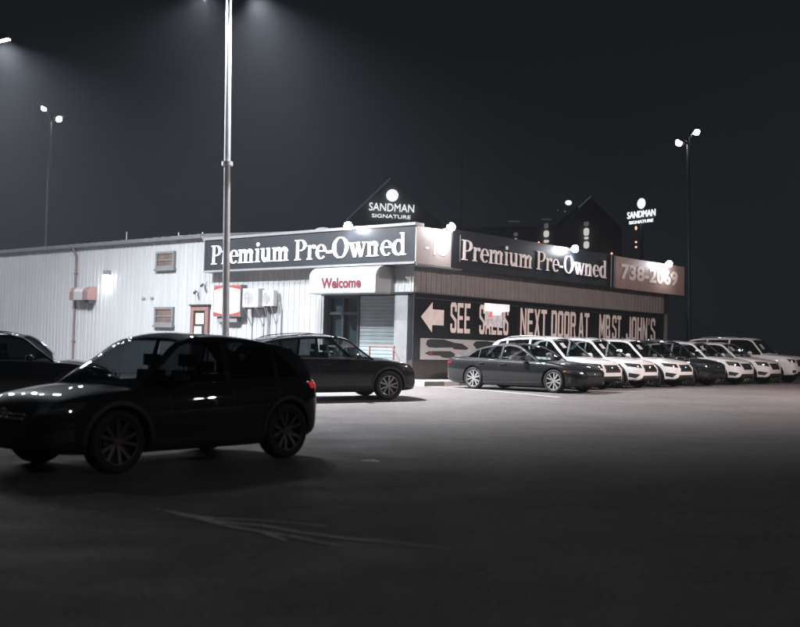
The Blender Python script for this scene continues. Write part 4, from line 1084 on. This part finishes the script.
    gr = mb.build('grille', M['black_plastic'], root, smooth=True)
    mb = MB()
    for k in G.get('bars', (.35, .65)):
        z = gz0+(gz1-gz0)*k; yy = (gy0+(gy1-gy0)*k)*.96
        decal(mb, [(hl, -yy, z-.012), (hl, yy, z-.012), (hl, yy, z+.012), (hl, -yy, z+.012)], (-1, 0, 0), n=12, m_=1, off=.022)
    mb.build('grille_bar', M['chrome'], gr, smooth=True)
    h, _ = cast((hl+1, 0, (gz0+gz1)/2), (-1, 0, 0)); ex = h.x+.035; ez = (gz0+gz1)/2; er = G.get('emblem', .075)
    mb = MB(); n = 24
    mb.grid([[(ex+o, r_*math.cos(2*math.pi*i/n), ez+r_*math.sin(2*math.pi*i/n)) for i in range(n)] for r_, o in ((er, 0), (er*.86, 0), (er*.86, -.015), (er, -.015), (er, 0))], closed=True)
    if G.get('star', True):
        for k in range(3):
            t = R(90+120*k); mb.prism([(ex-.002, .02*er*math.cos(t)-.13*er*math.sin(t), ez+.02*er*math.sin(t)+.13*er*math.cos(t)), (ex-.002, .92*er*math.cos(t), ez+.92*er*math.sin(t)), (ex-.002, .02*er*math.cos(t)+.13*er*math.sin(t), ez+.02*er*math.sin(t)-.13*er*math.cos(t))], (-.008, 0, 0))
    else: mb.tube((ex-.01, -er*.8, ez), (ex-.01, er*.8, ez), er*.12, n=6)
    mb.build('emblem', M['chrome'], gr)
    for s in (-1, 1):
        hz0, hz1 = G['lamp_z']; y_in, y_out = G['lamp_y']; xo = G['lamp_back']
        d = (-1, -s*.55, 0)
        mb = MB(); decal(mb, [(hl-.10, s*y_in, hz0+.01), (hl-xo, s*y_out, hz0+.07), (hl-xo-.10, s*(y_out+.02), hz1+.02), (hl-.16, s*y_in, hz1-.02)], d, n=10, m_=5, off=.008)
        hd = mb.build('headlight', M['head_glass'], root, smooth=True)
        mb = MB(); decal(mb, [(hl-.13, s*(y_in+.05), hz0+.05), (hl-.2, s*(y_in+.17), hz0+.06), (hl-.22, s*(y_in+.17), hz1-.035), (hl-.15, s*(y_in+.05), hz1-.045)], d, n=4, m_=3, off=.014)
        decal(mb, [(hl-.2, s*(y_in+.20), hz0+.07), (hl-xo*.8, s*(y_out-.05), hz0+.10), (hl-xo*.8, s*(y_out-.05), hz0+.12), (hl-.2, s*(y_in+.20), hz0+.095)], d, n=4, m_=1, off=.014)
        mb.build('reflector', M['head_lens'], hd, smooth=True)
        if G.get('amber'):
            mb = MB(); decal(mb, [(hl-xo+.02, s*(y_out-.01), hz0+.08), (hl-xo-.05, s*y_out, hz0+.09), (hl-xo-.06, s*y_out, hz0+.13), (hl-xo+.02, s*(y_out-.01), hz0+.13)], (-.6, -s, 0), n=3, m_=1, off=.012); mb.build('side_marker', M['amber_lens'], hd, smooth=True)
        mb = MB(); z0 = S_['gc']+.12
        decal(mb, [(hl-.02, s*.42*W, z0+.02), (hl-.22, s*.48*W, z0+.06), (hl-.22, s*.48*W, z0+.19), (hl-.02, s*.34*W, z0+.14)] if not S_.get('boxy') else [(hl, s*.36*W, z0+.05), (hl-.1, s*.44*W, z0+.05), (hl-.1, s*.44*W, z0+.16), (hl, s*.36*W, z0+.16)], (-1, -s*.35, 0), n=6, m_=3, off=.007)
        mb.build('air_intake', M['black_plastic'], root, smooth=True)
    mb = MB(); z0 = S_['gc']+.09
    decal(mb, [(hl, -.30*W, z0), (hl, .30*W, z0), (hl, .27*W, z0+.13), (hl, -.27*W, z0+.13)], (-1, 0, 0), n=10, m_=3, off=.007)
    mb.build('lower_intake', M['black_plastic'], root, smooth=True)
    if S_.get('clad'):
        mb = MB(); decal(mb, [(hl, -.40*W, z0-.09), (hl, .40*W, z0-.09), (hl, .40*W, z0-.03), (hl, -.40*W, z0-.03)], (-1, 0, 0), n=12, m_=2, off=.012); mb.build('skid_plate', M['alloy_mid'], root, smooth=True)
    # ---- rear lamps, plate, exhaust trim
    B_ = S_['rear']
    for s in (-1, 1):
        z0, z1 = B_['z']; yi, yo, xb = B_['y'][0], B_['y'][1], B_['back']
        mb = MB(); decal(mb, [(-hl+.02, s*yi, z0+.02), (-hl+xb, s*yo, z0+.05), (-hl+xb+.03, s*yo, z1), (-hl+.02, s*yi, z1-.02)], (1, -s*.55, 0), n=10, m_=4, off=.008)
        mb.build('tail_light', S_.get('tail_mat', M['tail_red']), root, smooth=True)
    mb = MB(); decal(mb, [(-hl, -.26, .62), (-hl, .26, .62), (-hl, .26, .74), (-hl, -.26, .74)], (1, 0, 0), n=4, m_=2, off=.01); mb.build('number_plate', M['graphic_white'], root)
    mb = MB(); decal(mb, [(-hl, -.38*W, S_['gc']+.14), (-hl, .38*W, S_['gc']+.14), (-hl, .38*W, S_['gc']+.26), (-hl, -.38*W, S_['gc']+.26)], (1, 0, 0), n=10, m_=2, off=.01); mb.build('bumper_trim', M['black_plastic'], root, smooth=True)
    # ---- roof rails
    if S_.get('rails'):
        a, b = S_['rails']
        for s in (-1, 1):
            mb = MB(); n = 16; prev = None; P = []
            for i in range(n+1):
                x = a+(b-a)*i/n; tx = top(x, s*.93); up = .055*min(1, 6*min(i/n, 1-i/n))
                c = Vector(tx)+Vector((0, 0, up+.0)); P.append([tuple(c+Vector((0, .018*math.cos(k*math.pi/3), .014*math.sin(k*math.pi/3)))) for k in range(6)])
            mb.grid(P, closed=True)
            mb.build('roof_rail', S_.get('rail_mat', M['chrome']), root, smooth=True)
    # ---- interior
    zi = S_.get('seat_z', fzt(0)-.05); sm = S_.get('seat_mat', M['interior'])
    for (x, ys) in ((S_['seat_x'], (-.36, .36)), (S_['seat_x']-.92, (-.40, 0, .40))):
        if len(ys) == 3 and x < S_['xrear']+.1 and not S_.get('boxy'): x = S_['xrear']+.25
        for y in ys:
            mb = MB(); w_ = .24 if len(ys) == 2 else .19; hz = zi+.20 if len(ys) == 2 else zi+.10
            mb.prism([(x, y-w_, zi-.25), (x-.06, y-w_, hz), (x-.16, y-w_, hz), (x-.14, y-w_, zi-.25)], (0, 2*w_, 0))
            mb.tube((x-.10, y-.05, hz), (x-.10, y-.05, hz+.06), .01, n=6); mb.tube((x-.10, y+.05, hz), (x-.10, y+.05, hz+.06), .01, n=6)
            mb.box(x-.17, y-.13, hz+.05, x-.07, y+.13, hz+.20)
            o = mb.build('seat', sm, root); bevel(o, .03)
    mb = MB(); mb.prism([(xc-.45, -.62*W/2*1.2, fzt(xc-.5)-.06), (xc-.45, -.62*W/2*1.2, fzt(xc-.5)+.03), (xc-.2, -.62*W/2*1.2, fzt(xc-.3)+.01), (xc-.15, -.62*W/2*1.2, fzt(xc-.3)-.06)], (0, 1.24*W/2*1.2, 0))
    mb.build('dashboard', M['interior'], root)
    mb = MB(); n = 20; cx, cy, cz = xc-.62, .36, fzt(xc-.6)+.02
    mb.grid([[(cx-.3*r_*math.sin(2*math.pi*i/n)*.4, cy+r_*math.cos(2*math.pi*i/n), cz+r_*math.sin(2*math.pi*i/n)*.92) for i in range(n)] for r_ in (.19, .16)], closed=True)
    mb.build('steering_wheel', M['interior'], root)
    return root
def place(root, front_contact, heading, spec, side):
    """front_contact: world (x, y) under the near front wheel; heading: unit vector the car faces; side: +1 left wheels seen, -1 right wheels seen"""
    hx, hy = heading; n = math.hypot(hx, hy); hx /= n; hy /= n; lx, ly = -hy, hx
    jr = random.Random(int(abs(front_contact[0]) * 1000)); a_ = R(jr.uniform(-1.6, 1.6)) if side < 0 and front_contact[0] > 5 else 0
    hx, hy = hx*math.cos(a_)-hy*math.sin(a_), hx*math.sin(a_)+hy*math.cos(a_); lx, ly = -hy, hx
    xf = spec['L']/2-spec['fo']; off = side*(spec['W']/2-.12)
    ox = front_contact[0]-hx*xf-lx*off; oy = front_contact[1]-hy*xf-ly*off
    f = (ox+hx*1.4, oy+hy*1.4); b = (ox-hx*1.4, oy-hy*1.4); l = (ox+lx*.8, oy+ly*.8); r = (ox-lx*.8, oy-ly*.8)
    zf, zb, zl, zr = [terrain(*p) for p in (f, b, l, r)]
    pitch = -math.atan2(zf-zb, 2.8); roll = math.atan2(zl-zr, 1.6)
    root.location = (ox, oy, (zf+zb)/2)
    root.rotation_mode = 'XYZ'; root.rotation_euler = (roll, pitch, math.atan2(hy, hx))

SUV = dict(L=4.66, W=1.89, wb=2.87, fo=.86, wr=.365, rim=.255, gc=.22, clad=True, belt=True, chrome_handle=False,
    top=[(-2.33, .92), (-2.25, 1.00), (-2.0, 1.07), (-1.2, 1.055), (0, 1.03), (.95, 1.00), (1.25, .995), (1.8, .93), (2.1, .86), (2.25, .77), (2.33, .66)],
    xcowl=1.12, xtail=-2.22, xhead=.36, xrear=-1.72,
    roof=[(-2.22, 1.04), (-2.10, 1.20), (-1.93, 1.42), (-1.72, 1.565), (-1.2, 1.625), (-.4, 1.655), (.1, 1.64), (.36, 1.59), (.7, 1.33), (1.12, .99)],
    wins=[(-1.98, -1.36, 'r', 1.25, None), (-1.30, -.44, 'm', None, None), (-.36, 1.0, 'f', None, None)],
    seams=[(.62, .42, .06), (-.40, .42, 0), (-1.33, .60, -.04)], handles=(-.22, -1.16), seat_x=.02,
    front=dict(grille=(.56, .80, .44, .40), lamp_z=(.68, .84), lamp_y=(.50, .86), lamp_back=.42, bars=(.4, .62), emblem=.09),
    rear=dict(z=(.88, 1.03), y=(.40, .84), back=.34), rails=(-1.6, .2))
BIG = dict(SUV); BIG.update(L=4.82, W=1.95, wb=2.92, wr=.385, rim=.262, fo=.88,
    top=[(-2.41, .95), (-2.33, 1.04), (-2.05, 1.11), (-1.2, 1.10), (0, 1.075), (1.0, 1.05), (1.3, 1.045), (1.85, .98), (2.15, .91), (2.33, .80), (2.41, .68)],
    xcowl=1.15, xtail=-2.3, xhead=.40, xrear=-1.75,
    roof=[(-2.3, 1.08), (-2.15, 1.22), (-2.0, 1.37), (-1.75, 1.50), (-1.2, 1.585), (-.4, 1.635), (.1, 1.63), (.40, 1.58), (.75, 1.34), (1.15, 1.04)],
    wins=[(-2.05, -1.40, 'r', 1.0, None), (-1.32, -.44, 'm', None, None), (-.36, 1.03, 'f', None, None)])
CROSS = dict(SUV); CROSS.update(L=4.24, W=1.84, wb=2.62, wr=.36, rim=.262, fo=.90, rails=None, belt=False, gc=.21,
    top=[(-2.12, .90), (-2.06, .98), (-1.9, 1.05), (-1.2, 1.04), (0, .995), (.79, .96), (1.09, .95), (1.54, .89), (1.89, .81), (2.04, .72), (2.12, .62)],
    xcowl=1.02, xtail=-2.02, xhead=.16, xrear=-1.38,
    roof=[(-2.02, 1.01), (-1.95, 1.16), (-1.78, 1.345), (-1.38, 1.475), (-.9, 1.545), (-.4, 1.57), (-.1, 1.57), (.16, 1.52), (.54, 1.27), (1.02, .95)],
    wins=[(-1.72, -1.30, 'r', .9, None), (-1.24, -.48, 'm', None, None), (-.40, .90, 'f', None, None)],
    seams=[(.49, .42, .06), (-.44, .42, 0), (-1.2, .60, -.04)], handles=(-.26, -1.05), seat_x=-.02, clear=(),
    front=dict(grille=(.54, .76, .42, .38), lamp_z=(.64, .80), lamp_y=(.48, .82), lamp_back=.42, bars=(.42, .62), emblem=.085),
    rear=dict(z=(.86, 1.0), y=(.42, .80), back=.30))
SEDAN = dict(L=4.98, W=1.89, wb=2.94, fo=.86, wr=.345, rim=.262, gc=.15, clad=False, belt=True, twin=True,
    top=[(-2.49, .78), (-2.43, .90), (-2.2, .985), (-1.6, .97), (0, .93), (.9, .905), (1.2, .90), (1.8, .84), (2.2, .74), (2.4, .64), (2.49, .55)],
    xcowl=1.12, xtail=-2.12, xhead=.20, xrear=-.95,
    roof=[(-2.12, .98), (-1.8, 1.085), (-1.4, 1.225), (-.95, 1.345), (-.4, 1.415), (-.1, 1.415), (.20, 1.375), (.6, 1.19), (1.12, .90)],
    wins=[(-1.60, -1.18, 'r', .75, None), (-1.14, -.36, 'm', None, None), (-.29, 1.0, 'f', None, None)], clear=('f', 'm', 'r'), rglass=(-1.95, -.98),
    seams=[(.66, .34, .06), (-.325, .34, 0), (-1.16, .60, -.06)], handles=(-.14, -.98), seat_x=.0, seat_z=.86, seat_mat=M['seat_pale'], crown=.035, tum=.42,
    front=dict(grille=(.40, .62, .46, .38), lamp_z=(.53, .66), lamp_y=(.50, .84), lamp_back=.50, bars=(.5,), emblem=.085, amber=True),
    rear=dict(z=(.74, .86), y=(.40, .84), back=.30))
BOXY = dict(SUV); BOXY.update(L=5.1, W=1.98, wb=3.0, wr=.40, rim=.255, fo=.92, gc=.28, boxy=True, belt=False, rails=(-1.8, .2), twin=False, spokes=6,
    top=[(-2.55, 1.10), (-2.5, 1.16), (-2.2, 1.19), (-1.0, 1.19), (.9, 1.17), (1.3, 1.17), (2.1, 1.12), (2.35, 1.08), (2.5, .98), (2.55, .85)],
    xcowl=1.22, xtail=-2.45, xhead=.62, xrear=-2.2,
    roof=[(-2.45, 1.19), (-2.38, 1.45), (-2.2, 1.80), (-1.2, 1.875), (0, 1.885), (.4, 1.87), (.62, 1.80), (.9, 1.52), (1.22, 1.17)],
    wins=[(-2.25, -1.42, 'r', None, None), (-1.34, -.40, 'm', None, None), (-.32, 1.1, 'f', None, None)], tum=.2,
    seams=[(.72, .5, .04), (-.36, .5, 0), (-1.38, .70, 0)], handles=(-.2, -1.2), seat_x=.1, seat_z=1.15,
    front=dict(grille=(.72, 1.0, .55, .55), lamp_z=(.84, 1.02), lamp_y=(.64, .92), lamp_back=.2, bars=(.3, .5, .7), emblem=.07, star=False),
    rear=dict(z=(.9, 1.15), y=(.70, .92), back=.12))

# foreground crossover
SUV_ROW = dict(SUV, sticker=True)
CROSS['tail_mat'] = mat('tail_light_painted_glint', (.3, .01, .01), .12, 0, 1, emit=(1, .05, .04), estr=.35)  # emission stands in for a red glint reflected in the unlit tail light
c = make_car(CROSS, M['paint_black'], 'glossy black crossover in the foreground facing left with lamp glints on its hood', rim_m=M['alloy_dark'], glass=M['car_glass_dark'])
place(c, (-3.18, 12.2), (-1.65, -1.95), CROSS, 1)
# dark vehicle with roof rails behind it on the left
D2 = dict(BIG); D2['clear'] = (); c = make_car(D2, M['paint_black'], 'black SUV with silver roof rails at the left edge behind the foreground crossover', rim_m=M['alloy_mid'])
place(c, (-7.1, 23.6), (.95, .2), D2, -1)
# charcoal vehicle in front of the entrance
G1 = dict(BIG); G1['clear'] = ('f',)
c = make_car(G1, M['paint_grey'], 'charcoal grey SUV facing right in front of the glass entrance', rim_m=M['alloy_mid'])
place(c, (-.26, 28.0), (.90, .38), G1, -1)
# sedan
c = make_car(SEDAN, M['paint_graphite'], 'low graphite grey sedan with silver wheels at the near end of the row', rim_m=M['alloy'])
place(c, (4.62, 31.8), (.76, -.65), SEDAN, -1)
# the row of parked vehicles: nose out, perpendicular to the right wall
ROW = 'cars parked nose out along the right wall'
def row_spot(k, back=.85, extra=0):
    x = 4.62+.75*.86-.2 ; bx, by = 4.62+dR.x*2.5*k-.75*back, 31.8+dR.y*2.5*k+.66*back
    return bx, by
white = make_car(SUV_ROW, M['paint_white'], 'white SUV parked directly behind the grey sedan, first white one of the row', group=ROW, rim_m=M['alloy_mid'])
place(white, row_spot(1.0), (.75, -.66), SUV, -1)
for k, lab in ((2, 'white SUV second in the row of white cars, between two other white SUVs'), (3, 'third white SUV of the row, beside the black SUV')):
    o = copy_tree(white); o['label'] = lab; place(o, row_spot(k, .85 if k == 2 else .8), (.75, -.66), SUV, -1)
c = make_car(SUV, M['paint_black'], 'black SUV parked among the white ones in the row', group=ROW, rim_m=M['alloy_mid']); place(c, row_spot(4, .75), (.75, -.66), SUV, -1)
W2 = dict(BIG, sticker=True); W2.update(rails=(-1.7, .2), front=dict(SUV['front'], grille=(.60, .84, .36, .44), lamp_z=(.70, .90), star=False, bars=(.25, .5, .75), emblem=.06))
c = make_car(W2, M['paint_white'], 'tall white SUV with roof rails just right of the black SUV', group=ROW, rim_m=M['alloy']); place(c, row_spot(5, .75), (.75, -.66), W2, -1)
o = copy_tree(c); o['label'] = 'white SUV second from the right end of the row'; place(o, row_spot(6.05, .7), (.75, -.66), W2, -1)
BOXY['sticker'] = True
c = make_car(BOXY, M['paint_white'], 'boxy white SUV with a long flat hood at the far right end of the row', group=ROW, rim_m=M['alloy_mid']); place(c, row_spot(7.15, .7), (.75, -.66), BOXY, -1)
# stall lines between them
mk = MB()
for k in range(-1, 9):
    bx, by = row_spot(k+.35, 0); a = (bx+.75*1.2, by-.66*1.2, .05); b = (bx-.75*4.6, by+.66*4.6, .05)
    if k < 0: continue
    mb, _ = ribbon('x', [a, b], None); mk.add(mb.v, mb.f)
a = on_ground(428, 386.5); b = on_ground(560, 397.5)
mb, _ = ribbon('x', [(a.x, a.y, .07), (b.x, b.y, .07)], None); mk.add(mb.v, mb.f)
o = mk.build('parking_lines', M['line']); tag(o, kind='structure')
#CARS_END#
# ------------------------------------------------------------------ air
m = MB(); m.box(-150, -60, -2.2, 150, 145, 40)
hz = m.build('haze', mat('x', (1, 1, 1))); tag(hz, kind='stuff')
hm = bpy.data.materials.new('night_air'); hm.use_nodes = True; nt = hm.node_tree; nt.nodes.clear()
o_ = nt.nodes.new('ShaderNodeOutputMaterial'); pv = nt.nodes.new('ShaderNodeVolumePrincipled'); pv.inputs['Color'].default_value = (.85, .9, 1, 1)
pv.inputs['Density'].default_value = .00048; pv.inputs['Anisotropy'].default_value = .25
nt.links.new(pv.outputs[0], o_.inputs['Volume']); hz.data.materials.clear(); hz.data.materials.append(hm)

# ------------------------------------------------------------------ world, camera, render
w = bpy.data.worlds.new('World'); sc.world = w; w.use_nodes = True; nt = w.node_tree
bg = nt.nodes['Background']; bg.inputs['Color'].default_value = (.68, .85, 1, 1); bg.inputs['Strength'].default_value = .0108
cam = bpy.data.cameras.new('camera'); co = bpy.data.objects.new('camera', cam); col.objects.link(co); sc.camera = co
co.matrix_world = Matrix.Translation(CO) @ CM.to_4x4()
cam.sensor_width = 36; cam.lens = 36 * F / 800; cam.clip_end = 2000; cam.clip_start = .1
cam.dof.use_dof = True; cam.dof.focus_distance = 36; cam.dof.aperture_fstop = 1.3
sc.view_settings.view_transform = 'Standard'; sc.view_settings.look = 'None'; sc.view_settings.exposure = 0; sc.view_settings.gamma = 1
sc.render.engine = 'CYCLES'
sc.cycles.volume_bounces = 0; sc.cycles.max_bounces = 8; sc.cycles.transparent_max_bounces = 12
sc.cycles.sample_clamp_indirect = 4
